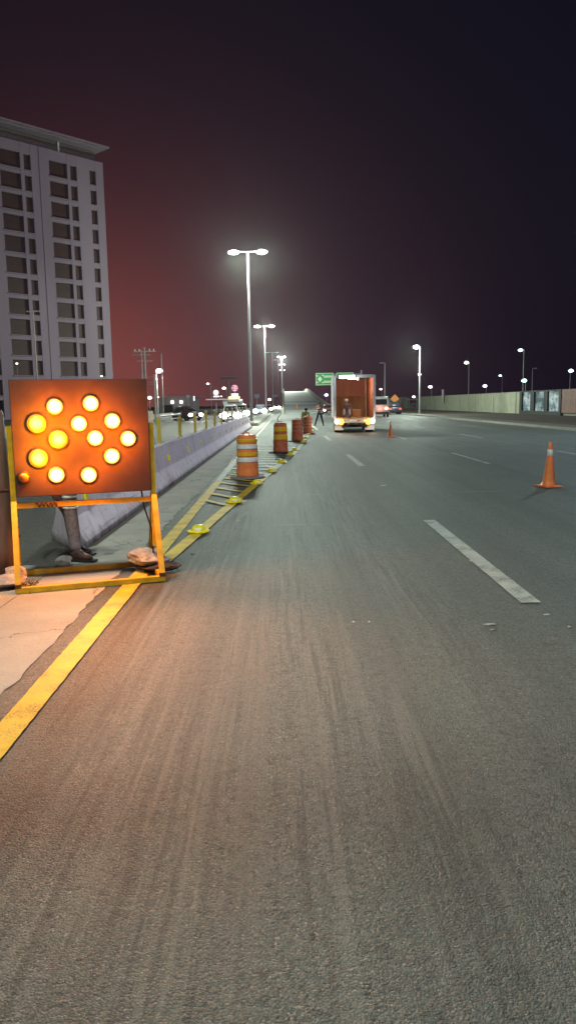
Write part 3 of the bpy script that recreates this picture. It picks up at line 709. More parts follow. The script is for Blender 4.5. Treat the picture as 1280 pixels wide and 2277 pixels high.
mb = MB(); mb.box((.12, 0, .2), (.3, y1 - y0, .40)).box((.12, 0, 2.57), (.3, y1 - y0, .14))
cuts = sorted([wx(a, XG) for e in edges for a in e]); cuts = [y0] + cuts + [y1]
for i in range(0, 8, 2): mb.box((.12, (cuts[i] + cuts[i+1])/2 - cy, 1.45), (.3, cuts[i+1] - cuts[i], 2.1))
mb.build('frame', m_black, kk)
for i in (1, 3, 5): MB().box((.2, (cuts[i] + cuts[i+1])/2 - cy, 1.45), (.05, cuts[i+1] - cuts[i] - .02, 2.1)).build('glass_panel', m_lit, kk)
m_brown = M('reddish_panel', (.22, .11, .09), .7, var=.3, nscale=1)
y2 = wx(1300, XG) - 20; bp = root('advert_panel', (XG, (y0 + y2)/2 - .1, 0), 0, 'reddish brown hoarding panel at the picture edge beside the lit glass', 'hoarding')
MB().box((.1, 0, 1.45), (.15, y0 - y2, 2.35)).build('board', m_brown, bp)
MB().box((.3, 0, .2), (.2, y0 - y2, .5)).build('plinth', m_kerb, bp)
mb = MB()
for k, (dz, hgt) in enumerate(((0, .5), (.05, .4), (0, .5), (-.03, .42), (.02, .38), (.02, .3), (0, .42))): mb.box((.015, (y0-y2)/2 - 2.2 - k*.62, 1.55 + dz), (.02, .22, hgt)).box((.013, (y0-y2)/2 - 2.35 - k*.62, 1.6 + dz + hgt*.35), (.02, .4, .1))
mb.build('faded_lettering', M('faded_letters', (.34, .22, .20), .8), bp)
# orange diamond sign and a parked dark vehicle
ds = root('road_work_sign', (pd(877, 893, 112).x, 112, 0), 0, 'orange diamond warning sign on a post at the end of the wall', 'road sign')
MB().tube([(0, 0, 0), (0, 0, 2.4)], .05, 8).build('post', m_galv, ds)
MB().prism([(0, -.65), (.65, 0), (0, .65), (-.65, 0)], 'y', -.08, -.05).build('plate', M('sign_orange', (.62, .22, .02), .4), ds).location = (0, 0, 2.1)

# ================================================================== OVERHEAD SIGN
D = 150
a = pd(701, 829, D); b_ = pd(786, 858, D)
sg = root('overhead_sign', (a.x, D, 0), 0, 'green overhead direction sign with arrow symbol, partly behind the truck', 'road sign')
sw = b_.x - a.x; zt, zb_ = pd(701, 829.5, D).z, pd(701, 857, D).z; w1 = pd(741, 829, D).x - a.x; w2 = pd(747, 829, D).x - a.x
for x0, x1 in ((0, w1), (w2, sw)):
    pnl = MB().box(((x0+x1)/2, 0, (zt+zb_)/2), (x1-x0, .08, zt-zb_), bev=.01).build('sign_panel', m_green, sg)
    fm = MB()
    for (cx, cz, dx, dz) in (((x0+x1)/2, zt-.08, x1-x0-.1, .08), ((x0+x1)/2, zb_+.08, x1-x0-.1, .08), (x0+.09, (zt+zb_)/2, .08, zt-zb_-.26), (x1-.09, (zt+zb_)/2, .08, zt-zb_-.26)): fm.box((cx, -.05, cz), (dx, .02, dz))
    fm.build('border', m_signtxt, pnl)
zc = (zt + zb_)/2
sy = MB(); cx = .85
sy.prism([(cx, zc-.55), (cx+.42, zc), (cx, zc+.55), (cx-.42, zc)], 'y', -.07, -.045)
for sx, sz in ((-.62, .62), (.62, .72), (-.62, -.62), (.62, -.66)): sy.prism([(cx+sx*.9-.16, zc+sz-.12), (cx+sx*.9+.16, zc+sz-.12), (cx+sx*.9+.16, zc+sz+.12), (cx+sx*.9-.16, zc+sz+.12)], 'y', -.07, -.045)
sy.build('arrow_symbol', m_signtxt, sg)
tx = MB(); rg = random.Random(2)
for row in (.47, -.52):
    x = 1.62
    while x < w1 - .3:
        wd = rg.uniform(.13, .2); tx.box((x + wd/2, -.055, zc + row), (wd, .02, .42)); x += wd + .07
tx.build('lettering', m_signtxt, sg)
MB().tube([(sw + 1.5, .3, 0), (sw + 1.5, .3, zt + .4)], .2, 12).build('column', m_galv, sg)
MB().tube([(0, .3, zt - .3), (sw + 1.5, .3, zt - .3)], .1, 8).tube([(0, .3, zb_ + .3), (sw + 1.5, .3, zb_ + .3)], .1, 8).build('gantry_arm', m_galv, sg)

# ================================================================== VEHICLES
def wheel(parent, x, y, r=.33, wd=.22):
    axm = Matrix.Rotation(R(90), 3, 'Y')
    w_ = MB().lathe([(r*.62, -wd/2), (r*.95, -wd/2), (r, -wd*.35), (r, wd*.35), (r*.95, wd/2), (r*.62, wd/2)], (0,0,0), 22, ax=axm).build('wheel', m_rubber, parent, loc=(x, y, r))
    MB().lathe([(r*.60, -wd*.46), (r*.5, -wd*.4), (r*.15, -wd*.3), (r*.15, wd*.3), (r*.5, wd*.4), (r*.60, wd*.46)], (0,0,0), 14, ax=axm).build('rim', m_chrome, w_)
def loft(mb, stations, mi=0, sm=True):
    # stations: list of (y, [ (x,z) ring ]) closed rings of equal length
    n = len(stations[0][1]); vs = [(p[0], y_, p[1]) for y_, rg_ in stations for p in rg_]
    fs = [(i*n+k, i*n+(k+1) % n, (i+1)*n+(k+1) % n, (i+1)*n+k) for i in range(len(stations)-1) for k in range(n)]
    fs += [tuple(range(n))[::-1], tuple((len(stations)-1)*n+k for k in range(n))]
    mb._add(vs, fs, mi, sm)
def ring(hw, z0, z1, hw2=None, r=.12):
    h2 = hw if hw2 is None else hw2
    return [(-hw + r*.5, z0), (-hw, z0 + r), (-(hw+h2)/2, (z0+z1)/2), (-h2, z1 - r), (-h2 + r, z1), (h2 - r, z1), (h2, z1 - r), ((hw+h2)/2, (z0+z1)/2), (hw, z0 + r), (hw - r*.5, z0)]
m_head = E('headlight_lit', (1.0, .96, .90), 12); m_headc = E('headlight_cool', (.82, .95, 1.0), 9); m_tail = E('tail_light', (1.0, .06, .05), 3); m_ambl = E('amber_light', (1.0, .50, .04), 5)
def car(loc, rz, col, label, suv=0.0, lit=True, hm=None, lr=.24, power=0, rear=False, name='car', group='cars queuing on the opposite road', rough=.3):
    o = root(name, loc, rz, label, 'car', group); mat = M('car_paint', col, rough, var=.08, nscale=1)
    hb = .92 + suv*.1; top = 1.42 + suv*.3; L2 = 2.2
    mb = MB(); loft(mb, [(-L2, ring(.74, .35, .62, .66)), (-L2+.12, ring(.84, .25, .72, .76)), (-L2+.7, ring(.88, .22, hb-.06, .80)), (-1.0, ring(.9, .2, hb, .82)), (.8, ring(.9, .2, hb+.02, .82)), (1.7, ring(.9, .22, hb+.04, .80)), (L2-.08, ring(.84, .3, hb, .74)), (L2, ring(.78, .4, hb-.12, .7))])
    b0 = mb.build('body', mat, o)
    cb = MB(); e = hb - .06
    loft(cb, [(-1.05, ring(.74, e, e+.05, .70, .02)), (-.35, ring(.76, e, top-.04, .60, .06)), (.2, ring(.77, e, top, .60, .07)), (1.0 + suv*.8, ring(.76, e, top-.03, .60, .07)), (1.75 + suv*.35, ring(.72, e, e+.08+suv*.3, .64, .02))])
    cb.build('cabin', mat, o)
    ws = MB(); ws._add([(-.64, -1.02, e+.10), (.64, -1.02, e+.10), (.54, -.40, top-.09), (-.54, -.40, top-.09), (-.64, -.99, e+.07), (.64, -.99, e+.07), (.54, -.37, top-.12), (-.54, -.37, top-.12)], [(0,1,2,3), (7,6,5,4), (0,4,5,1), (1,5,6,2), (2,6,7,3), (3,7,4,0)])
    ws.build('windscreen', m_glass, o)
    for sx in (-1, 1):
        for (ya_, yb_) in ((-.55, .25), (.33, 1.1)):
            MB()._add([(sx*.765, ya_, e+.1), (sx*.765, yb_, e+.1), (sx*.665, yb_-.06, top-.12), (sx*.665, ya_+.28 if ya_ < 0 else ya_, top-.12),
                       (sx*.735, ya_, e+.1), (sx*.735, yb_, e+.1), (sx*.635, yb_-.06, top-.12), (sx*.635, ya_+.28 if ya_ < 0 else ya_, top-.12)], [(0,1,2,3), (7,6,5,4), (0,4,5,1), (1,5,6,2), (2,6,7,3), (3,7,4,0)]).build('side_window', m_glass, o)
        wheel(o, sx*.78, -1.38); wheel(o, sx*.78, 1.36)
        MB().box((sx*.95, -.72, e+.12), (.16, .09, .12), bev=.03).build('mirror', mat, o)
        MB().sphere((sx*.64, -L2+.02, .63), lr, (1.15, .45, .75), 12).build('headlight', (hm or m_head) if lit else m_chrome, o)
        MB().box((sx*.66, L2-.02, .75), (.26, .06, .16)).build('tail_light', m_tail, o)
        if lit and power: spot((sx*.64, -L2-.15, .63), (0, -1, -.06), power, (1, .95, .88), 70, .8, .1, 'beam', o)
    MB().box((0, -L2+.0, .52), (.85, .06, .16), bev=.02).build('grille', m_black, o)
    MB().box((0, -L2-.03, .38), (.4, .03, .13)).build('number_plate', m_white, o)
    return o
p = gp(415, 946); car((pd(416, 940, 86).x, 86, 0), R(34), (.05, .02, .03), 'dark car with headlights on, nearest on the opposite road', .5, power=600)
p = gp(510, 938); car((p.x + .1, p.y + 1, 0), R(4), (.55, .50, .46), 'pale car with glaring headlights behind the median posts', .9, hm=m_head, lr=.40, power=900)
p = gp(547, 926); car((p.x, 96, 0), R(2), (.4, .4, .42), 'car with cool white headlights, behind the pale one', .9, hm=m_headc, lr=.42, power=500)
p = gp(577, 921); car((pd(578, 910, 118).x, 118, 0), R(1), (.1, .12, .16), 'car with bluish headlights just past the tall lamp pole', .6, hm=m_headc, lr=.42, power=300)
car((pd(596, 905, 160).x, 160, 0), 0, (.2, .17, .12), 'small distant car whose paired headlights show beside the second lamp', .3, hm=m_head, lr=.34)
car((pd(615, 905, 215).x, 215, 0), 0, (.2, .17, .12), 'farthest oncoming car, its light beside the ramp wall', .3, hm=m_head, lr=.45)
car((pd(729, 905, 112).x, 112, 0), 0, (.12, .05, .05), 'car half hidden between the standing worker and the truck', .4, hm=m_ledw, lr=.16, group='vehicles beyond the truck')
car((pd(873, 905, 104).x, 104, 0), R(180), (.03, .03, .045), 'dark parked car in front of the far end of the wall', .8, lit=False, group='vehicles beyond the truck')
# taxi style van with lit roof sign behind the pale car
vn = root('delivery_van', (pd(543, 890, 104).x - 1.2, 103, 0), 0, 'tall vehicle with a warm lit roof panel behind the queue of headlights', 'van')
mb = MB(); loft(mb, [(-2.6, ring(.9, .5, 1.3, .8)), (-2.3, ring(.98, .35, 1.6, .85)), (-1.5, ring(1, .3, 2.3, .88)), (2.6, ring(1, .3, 2.35, .9))]); mb.build('body', M('van_paint', (.3, .3, .3), .4), vn)
MB().box((0, -1.4, 2.55), (1.5, .5, .35), bev=.06).build('roof_light', E('roof_light_lit', (1, .72, .4), 1.6), vn)
MB().box((0, -2.0, 1.75), (1.5, .1, .5), rx=R(-35)).build('windscreen', m_glass, vn)
for sx in (-1, 1):
    wheel(vn, sx*.86, -1.7); wheel(vn, sx*.86, 1.6)

# white van on the right with red tail lights, seen from behind
p = pd(846, 905, 86); wv = root('white_van', (p.x, 86, 0), 0, 'white van seen from behind with red tail lights, right of the truck', 'van')
mw = M('van_white', (.5, .52, .5), .4, var=.15)
mb = MB(); loft(mb, [(0, ring(.95, .35, 2.2, .80)), (.15, ring(1.0, .3, 2.28, .85)), (3.2, ring(1.0, .3, 2.25, .85)), (4.0, ring(.98, .3, 1.5, .85)), (4.7, ring(.85, .4, 1.1, .8))]); mb.build('body', mw, wv)
MB().box((0, -.03, 1.68), (1.35, .05, .62), bev=.02).build('rear_window', m_glass, wv)
MB().box((0, -.08, .48), (1.8, .16, .22), bev=.04).build('bumper', m_hood, wv)
MB().box((-.1, -.04, .88), (.45, .04, .16)).build('number_plate', m_white, wv)
MB().sphere((-.72, -.03, .98), .13, (1.2, .4, 1.2)).build('tail_light', E('tail_pink', (1.0, .12, .16), 7), wv)
MB().sphere((.62, -.03, .96), .15, (1.3, .4, 1.0)).build('tail_light', E('tail_orange', (1.0, .35, .12), 7), wv)
for sx in (-1, 1):
    wheel(wv, sx*.86, .9); wheel(wv, sx*.86, 3.6)
point((-.1, -.5, .9), 25, (1, .2, .1), .1, 'tail_glow', wv)

# ================================================================== BOX TRUCK
TD = 43.0; TX = pd(788, 940, TD).x; TY = R(-2.1)
tk = root('box_truck', (TX, TD, 0), TY, 'white box truck seen from behind, its cargo box open and rear lights on', 'truck')
hw = 1.15; zf, zt = .84, 3.13; TL = 6.0; th = .06
m_tw = M('truck_white', (.36, .36, .37), .5, var=.18, nscale=1.5, streak=True)
m_tin = M('box_lining_red', (.50, .22, .14), .6, var=.3, nscale=2, streak=True)
m_ply = M('plywood', (.34, .20, .09), .7, var=.35, nscale=3, streak=True)
bx = MB(); bx.box((-hw + th/2, TL/2, (zf+zt)/2), (th, TL, zt-zf)); bx.box((hw - th/2, TL/2, (zf+zt)/2), (th, TL, zt-zf)); bx.box((0, TL/2, zt + th/2), (2*hw, TL, th)); bx.box((0, TL - th/2, (zf+zt)/2), (2*hw - 2*th, th, zt-zf))
bx.build('cargo_box', m_tw, tk)
MB().box((0, TL/2, zf - .05), (2*hw, TL, .1)).build('cargo_floor', m_ply, tk)
li = MB(); li.box((hw - th - .012, TL/2 - .1, (zf+zt)/2 + .02), (.02, TL - .3, zt-zf-.06)); li.box((-hw + th + .012, TL/2 - .1, (zf+zt)/2 + .02), (.02, TL - .3, zt-zf-.06)); li.box((0, TL - th - .02, (zf+zt)/2 + .55), (2*hw - .2, .02, (zt-zf)*.5)); li.build('lining', m_tin, tk)
MB().box((0, TL - th - .06, zf + .62), (2*hw - .22, .04, 1.24)).build('plywood_kickboard', m_ply, tk)
fr_ = MB(); fr_.box((-hw + .05, -.03, (zf+zt)/2), (.13, .08, zt-zf+.1), bev=.01); fr_.box((hw - .05, -.03, (zf+zt)/2), (.13, .08, zt-zf+.1), bev=.01); fr_.box((0, -.03, zt + .0), (2*hw - .24, .08, .16), bev=.01); fr_.build('door_frame', m_tw, tk)
MB().box((.72, 1.4, (zf+zt)/2), (.05, .05, zt-zf-.1)).build('strap_pole', M('pale_wood', (.45, .25, .15), .6), tk)
# rear beam, plate, lights
rb = MB().box((0, .02, zf - .17), (2*hw, .10, .22), bev=.02).build('rear_beam', m_tw, tk)
MB().box((-.05, -.05, zf - .15), (.36, .03, .12)).build('number_plate', m_white, tk)
for x in (-.35, .05, .42): MB().box((x, -.05, zf - .33), (.16, .05, .05)).build('marker_light', m_chrome, tk)
ch = MB(); ch.box((0, 2.6, .55), (.9, 5.2, .22)); ch.box((0, .3, .36), (1.4, .12, .14)); ch.box((0, 1.3, .42), (1.5, .18, .18)); ch.build('chassis', m_black, tk)
for sx in (-1, 1):
    MB().sphere((sx * .99, -.06, zf - .20), .13, (1.0, .5, 1.0), 14).build('reverse_light', m_headc, tk)
    MB().sphere((sx * .76, -.06, zf - .22), .13, (1.2, .5, 1.2), 14).build('indicator_light', m_ambl, tk)
    point((sx * .99, -.55, zf - .15), 12, (.95, .97, 1.0), .08, 'reverse_glow', tk); point((sx * .76, -.5, zf - .2), 14, (1.0, .55, .08), .08, 'amber_glow', tk)
    MB().box((sx * .86, .35, .38), (.52, .02, .46)).build('mud_flap', m_white, tk)
    wheel(tk, sx * .90, 1.3, .42, .42); wheel(tk, sx * .9, 5.6, .42, .26)
cbm = MB(); loft(cbm, [(TL + .1, ring(1.05, .5, 2.3, .98)), (TL + 1.2, ring(1.05, .45, 2.35, .95)), (TL + 1.9, ring(1.02, .45, 1.5, .92)), (TL + 2.3, ring(.95, .5, 1.3, .9))]); cbm.build('cab', m_tw, tk)
m_tape = M('red_tape', (.5, .03, .03), .4)
for k in range(6):
    MB().box((-1.0 + k * .4, -.035, zf - .17), (.2, .012, .06)).build('reflective_tape', m_tape if k % 2 else m_wbandm, rb)
for sx in (-1, 1):
    for z_ in (1.2, 1.9, 2.7): MB().box((sx * (hw + .01), .02, z_), (.05, .12, .14), bev=.01).build('hinge', m_galv, tk)
# work light at the top left of the opening
wk = MB().box((-.42, -.12, zt - .03), (.9, .10, .14), bev=.02).build('work_light', m_hood, tk)
MB().box((-.42, -.18, zt - .04), (.86, .05, .16), bev=.02).build('diffuser', E('work_light_lit', (.92, 1.0, .98), 14), wk)
MB().sphere((.16, -.14, zt - .16), .055).build('marker_light', m_head, tk)
point((-.42, -.5, zt - .2), 40, (.9, 1.0, .97), .1, 'work_glow', tk)
MB().box((0, 2.4, zt - .07), (.5, .16, .05)).build('interior_light', E('interior_lit', (1, .62, .42), 8), tk)
point((0, 1.9, zt - .4), 85, (1.0, .58, .36), .15, 'interior_glow', tk)
# things in the box
jb = MB().box((0, 0, .22), (.5, .4, .44), bev=.02).build('crate', m_ply); q = tk.matrix_basis.copy(); 
def intruck(x, y_, z): return Matrix.Translation((TX, TD, 0)) @ Matrix.Rotation(TY, 4, 'Z') @ Vector((x, y_, z))
jb.location = intruck(.25, 2.6, zf); tag(jb, 'dark crate on the floor of the open cargo box beside the worker', 'crate')

# ================================================================== BUILDING
P0 = pd(240, 600, 127); P0.z = 0
P1 = pd(22, 600, 114.5); P1.z = 0
ud = (P1 - P0).normalized(); bang = math.atan2(ud.y, ud.x)      # local +x runs from the right corner to the left
nb = Vector((-ud.y, ud.x, 0)); 
if nb.y > 0: nb = -nb
bl = root('tower_block', (P0.x, P0.y, 0), bang, 'white gridded high rise block with dark windows under a broad cornice', 'building')
invb = Matrix.Rotation(-bang, 3, 'Z')
sgn = 1 if (invb @ nb).y > 0 else -1       # outward side in local y
def fs(px, py):
    q = invb @ (pplane(px, py, P0, nb) - P0); return q.x, q.z + 0
cols = [('w', fs(-45, 540)[0], fs(3, 540)[0] ), ('w', fs(12, 545)[0], fs(57, 545)[0]), ('n', fs(65, 545)[0], fs(80, 545)[0]), ('w', fs(120, 550)[0], fs(159, 550)[0]), ('n', fs(166, 555)[0], fs(180, 555)[0]), ('n', fs(208, 550)[0], fs(221, 550)[0])]
cols[0] = ('w', fs(-70, 540)[0], fs(-15, 540)[0])
z_top = fs(236, 330)[1]; z_c0 = fs(232, 337)[1]; z_w = fs(232, 363)[1]; zr0 = fs(209, 397)[1]; FH = (zr0 - fs(222, 698)[1]) / 7.0
BW = 44.0
m_bw = M('tower_render', (.20, .155, .19), .8, var=.15, nscale=.15, streak=True)
m_bg = M('tower_glass', (.040, .014, .013), .65, var=.4, nscale=.4)
def yl(o_): return o_ * sgn
mb = MB(); mb.box((BW/2, yl(-9.2), z_w/2), (BW, 17, z_w)); mb.build('core', M('tower_recess', (.02, .015, .016), .9), bl)
# wall skin: full-height piers between the window columns, and spandrels between floors
m_s = MB(); xs = sorted([(min(a, b), max(a, b)) for _, a, b in cols]); e = 0.0; TH = .55
for a, b_ in xs + [(BW, BW)]:
    if a > e: m_s.box(((e + a)/2, yl(-TH/2), z_w/2), (a - e, TH, z_w))
    e = b_
NF = int(zr0 // FH) + 1
for typ, a, b_ in cols:
    a, b_ = min(a, b_), max(a, b_); hwin = FH * (.82 if typ == 'w' else .78)
    zs = [zr0 - k * FH for k in range(NF)]; top = z_w
    for zc_ in zs:
        m_s.box(((a + b_)/2, yl(-TH/2 - .02), (top + zc_ + hwin/2)/2), (b_ - a, TH - .04, top - zc_ - hwin/2)); top = zc_ - hwin/2
    if top > .3: m_s.box(((a + b_)/2, yl(-TH/2 - .02), top/2), (b_ - a, TH - .04, top))
m_s.box((fs(101, 550)[0], yl(-.02), z_w/2 - .1), (.01, .01, .1))
m_s.build('wall', m_bw, bl)
wproto = {}
for typ, a, b_ in cols:
    a, b_ = min(a, b_), max(a, b_); hwin = FH * (.82 if typ == 'w' else .78); wd = b_ - a
    src = None
    for k in range(NF):
        zc_ = zr0 - k * FH
        if zc_ < 2: continue
        if src is None:
            src = MB().box((0, 0, 0), (wd - .05, .08, hwin - .04)).build('window', m_bg, bl)
            f = MB(); f.box((0, yl(.50), -hwin/2 + .08), (wd + (.3 if typ == 'w' else .05), .35 if typ == 'w' else .14, .14))
            f.build('sill', m_bw, src); o = src
        else: o = dup(src, bl)
        o.location = ((a + b_)/2, yl(-TH + .06), zc_)
# shallow recess line down the wide pier
MB().box((fs(101, 550)[0], yl(.06), z_w/2), (.5, .12, z_w - .4)).build('rib', m_bw, bl)
MB().box((BW/2 + .2, yl(-8.8), (z_w + z_c0)/2), (BW - .8, 15, z_c0 - z_w)).build('attic_band', M('attic_dark', (.14, .10, .10), .8), bl)
MB().box((BW/2 - .05, yl(-8.3), (z_c0 + z_top)/2), (BW + .1, 17.6, (z_top - z_c0)*.75), bev=.1).build('cornice', m_bw, bl)
MB().box((BW/2 - .3, yl(-8.1), z_top - .1), (BW + .9, 18.0, .25)).build('cornice_cap', m_bw, bl)
MB().box((fs(140, 340)[0], yl(-1.15), (z_w + z_c0)/2), (.25, .2, z_c0 - z_w)).build('downpipe', m_white, bl)
for dx, k in ((0.3, 11),): pass

# ================================================================== LEFT BACKGROUND
m_pole = M('utility_pole_concrete', (.30, .25, .23), .8, var=.2)
def pole_at(px, top, base, D, label, r=.14):
    a = pd(px, top, D); o = root('utility_pole', (a.x, D, 0), 0, label, 'utility pole', 'utility poles beyond the opposite road')
    MB().tube([(0, 0, -.04), (0, 0, a.z)], [r, r * .6], 10).build('pole', m_pole, o); return o, a.z
o, h = pole_at(321, 772, 925, 92, 'tall concrete utility pole with crossarms, right one of the close pair', .17)
MB().box((0, 0, h - .5), (2.6, .12, .12)).box((0, 0, h - 1.6), (1.8, .1, .1)).build('crossarm', m_pole, o)
for x in (-1.1, -.6, .6, 1.1): MB().lathe([(.05, 0), (.08, .06), (.05, .12), (.08, .18), (.03, .24)], (x, 0, h - .44), 10).build('insulator', m_white, o)
o, h = pole_at(314, 778, 925, 96, 'thinner utility pole, left one of the close pair', .14)
MB().box((0, 0, h - .6), (2.2, .12, .12)).build('crossarm', m_pole, o)
o, h = pole_at(343, 832, 925, 90, 'shorter utility pole beside the pair, carrying low wires', .14)
MB().tube([(-1.2, 0, h - .3), (0, 0, h - .35)], .02, 6).tube([(-1.2, 0, h - .9), (0, 0, h - .95)], .02, 6).tube([(-1.2, 0, h - 1.1), (0, 0, h - 1.15)], .02, 6).build('wire', m_pole, o)
o, h = pole_at(358, 787, 925, 104, 'slim pole rising behind the bright lamp over the opposite road', .12)
o, h = pole_at(74, 690, 860, 78, 'dark pole with a short crossarm standing before the white tower', .11)
MB().box((0, 0, h - .1), (1.3, .1, .1)).build('crossarm', m_pole, o)
cb_ = root('utility_cabinet', (pd(325, 917, 80).x, 80, 0), 0, 'beige box cabinet at the foot of the utility poles', 'cabinet')
MB().box((0, 0, .58), (1.3, .8, 1.15), bev=.03).build('housing', M('cabinet_beige', (.42, .33, .26), .7), cb_); MB().box((0, 0, .04), (1.5, 1.0, .14)).build('plinth', m_kerb, cb_); MB().box((0, -.41, .6), (.02, .02, .9)).build('door_seam', m_black, cb_)
lw = root('low_wall', (-13, 60, 0), 0, 'low pale boundary wall beyond the opposite road', 'wall')
MB().box((-2.9, 10, .30), (.25, 120, .60)).build('wall_panel', m_parapet, lw); MB().box((-2.9, 10, .63), (.33, 120, .07)).build('coping', m_kerb, lw)
# low lit building with two floodlights
a, b_ = pd(366, 884, 170), pd(412, 898, 170)
lb = root('low_building', ((a.x + b_.x)/2, 172, 0), 0, 'low building with two bright floodlights on its pale front', 'building')
MB().box((0, 6, (a.z)/2), (b_.x - a.x + 3, 12, a.z)).build('wall', M('shed_grey', (.22, .19, .20), .8), lb)
MB().box((0, 5.9, a.z + .1), (b_.x - a.x + 3.6, 12.6, .2)).build('roof', m_kerb, lb)
MB().box((-2, -.04, .9), (2.4, .08, 1.8)).build('door', m_black, lb)
for px in (381, 401):
    q = pd(px, 894, 170); f = MB().box((q.x - lb.location.x, -.25, q.z - .0), (.7, .3, .35), bev=.03).build('floodlight', m_galv, lb)
    MB().sphere((q.x - lb.location.x, -.5, q.z), .33, (1.1, .6, 1)).build('lens', m_ledw, f)
# filling station canopy and lit signs
gc = root('station_canopy', (pd(506, 893, 150).x, 150, 0), 0, 'small white filling station canopy on a flared column', 'canopy')
q = pd(506, 889, 150).z
MB().prism([(-.55, q - 1.5), (.55, q - 1.5), (1.0, q), (-1.0, q)], 'y', -1, 1).build('flared_column', M('lit_white_metal', (.55, .58, .56), .5), gc); MB().box((-1.2, 0, q + .1), (5.6, 4, .2)).build('canopy_roof', m_white, gc)
MB().tube([(0, 0, 0), (0, 0, q - 1.5)], .3, 10).build('column', m_white, gc)
def disc_sign(px, py, D, r, mat, label, extra=None, box=None):
    c_ = pd(px, py, D); o = root('lit_sign', (c_.x, D, 0), 0, label, 'sign')
    MB().tube([(0, .1, 0), (0, .1, c_.z)], .12, 8).build('pole', m_galv, o)
    MB().lathe([(r, -.1), (r, .1)], (0, 0, c_.z), 26, ax=Matrix.Rotation(R(90), 3, 'X')).build('disc', mat, o)
    if extra: extra(o, c_.z)
    if box:
        q1, q2 = pd(box[0], box[1], D), pd(box[2], box[3], D)
        MB().box(((q1.x+q2.x)/2 - c_.x, 0, (q1.z+q2.z)/2), (abs(q2.x-q1.x), .2, abs(q1.z-q2.z)), bev=.02).build('sign_box', box[4], o)
    return o
m_pink = E('sign_pink', (1.0, .45, .58), .95); m_swhite = E('sign_white', (.95, .90, .98), 1.15); m_sred = M('sign_mark', (.22, .05, .09), .6)
def mark_s(o, z):
    mb = MB(); mb.box((-.28, -.12, z + .28), (.5, .03, .14)).box((-.3, -.12, z), (.42, .03, .12)).box((-.28, -.12, z - .28), (.5, .03, .14)).box((.35, -.12, z + .15), (.3, .03, .14)).box((.35, -.12, z - .22), (.3, .03, .14)); mb.build('emblem', m_sred, o)
def mark_w(o, z):
    mb = MB(); mb.box((-.35, -.12, z - 1.55), (.35, .03, .5)).box((.1, -.12, z - 1.45), (.2, .03, .3)).build('lettering', m_galv, o)
disc_sign(521.5, 863, 150, .62, m_pink, 'round pink lit sign above a white sign box', mark_s, (514, 875, 530, 887, m_swhite))
disc_sign(480, 873, 150, .52, m_swhite, 'round white lit sign over a lit white bar', None, (474.5, 880, 488, 883, m_swhite))
bs = root('billboard', (pd(508, 840, 190).x, 190, 0), 0, 'dim wide billboard high above the round signs', 'billboard')
q = pd(508, 841, 190).z; MB().tube([(0, .3, 0), (0, .3, q)], .22, 8).build('column', m_pole, bs); MB().box((0, 0, q), (4.0, .2, .9), bev=.03).build('face', M('dim_board', (.16, .09, .10), .8), bs)
MB().box((0, -.14, q + .42), (4.0, .05, .08)).box((0, -.14, q - .42), (4.0, .05, .08)).build('border', M('board_edge', (.4, .28, .28), .8), bs)
for (px, py, w__, h__, D_, lb_) in ((571, 881, 11, 9, 190, 'small bluish road sign between the first two median lamps'), (612, 880.5, 15, 5, 210, 'small grey road sign beside the third median lamp'), (418, 882, 7, 7, 160, 'dim pale sign right of the low lit building')):
    q = pd(px, py, D_); o = root('road_sign', (q.x, D_, 0), 0, lb_, 'road sign'); k = D_ / F
    MB().tube([(0, .1, 0), (0, .1, q.z)], .08, 8).build('post', m_galv, o); MB().box((0, 0, q.z), (w__*k, .06, h__*k), bev=.01).build('plate', M('sign_grey', (.30, .33, .42), .5), o)
q = pd(431.5, 886, 165); o = root('lit_sign', (q.x, 165, 0), 0, 'narrow upright pink lit sign right of the low building', 'sign'); MB().box((0, 0, q.z), (.32, .2, 1.0), bev=.03).build('sign_box', m_swhite, o); MB().tube([(0, 0, 0), (0, 0, q.z - .5)], .07, 8).build('post', m_galv, o)
# guard posts around the lamp base
for k, (px, D_) in enumerate(((546, 49), (551, 51), (557, 53))):
    pass

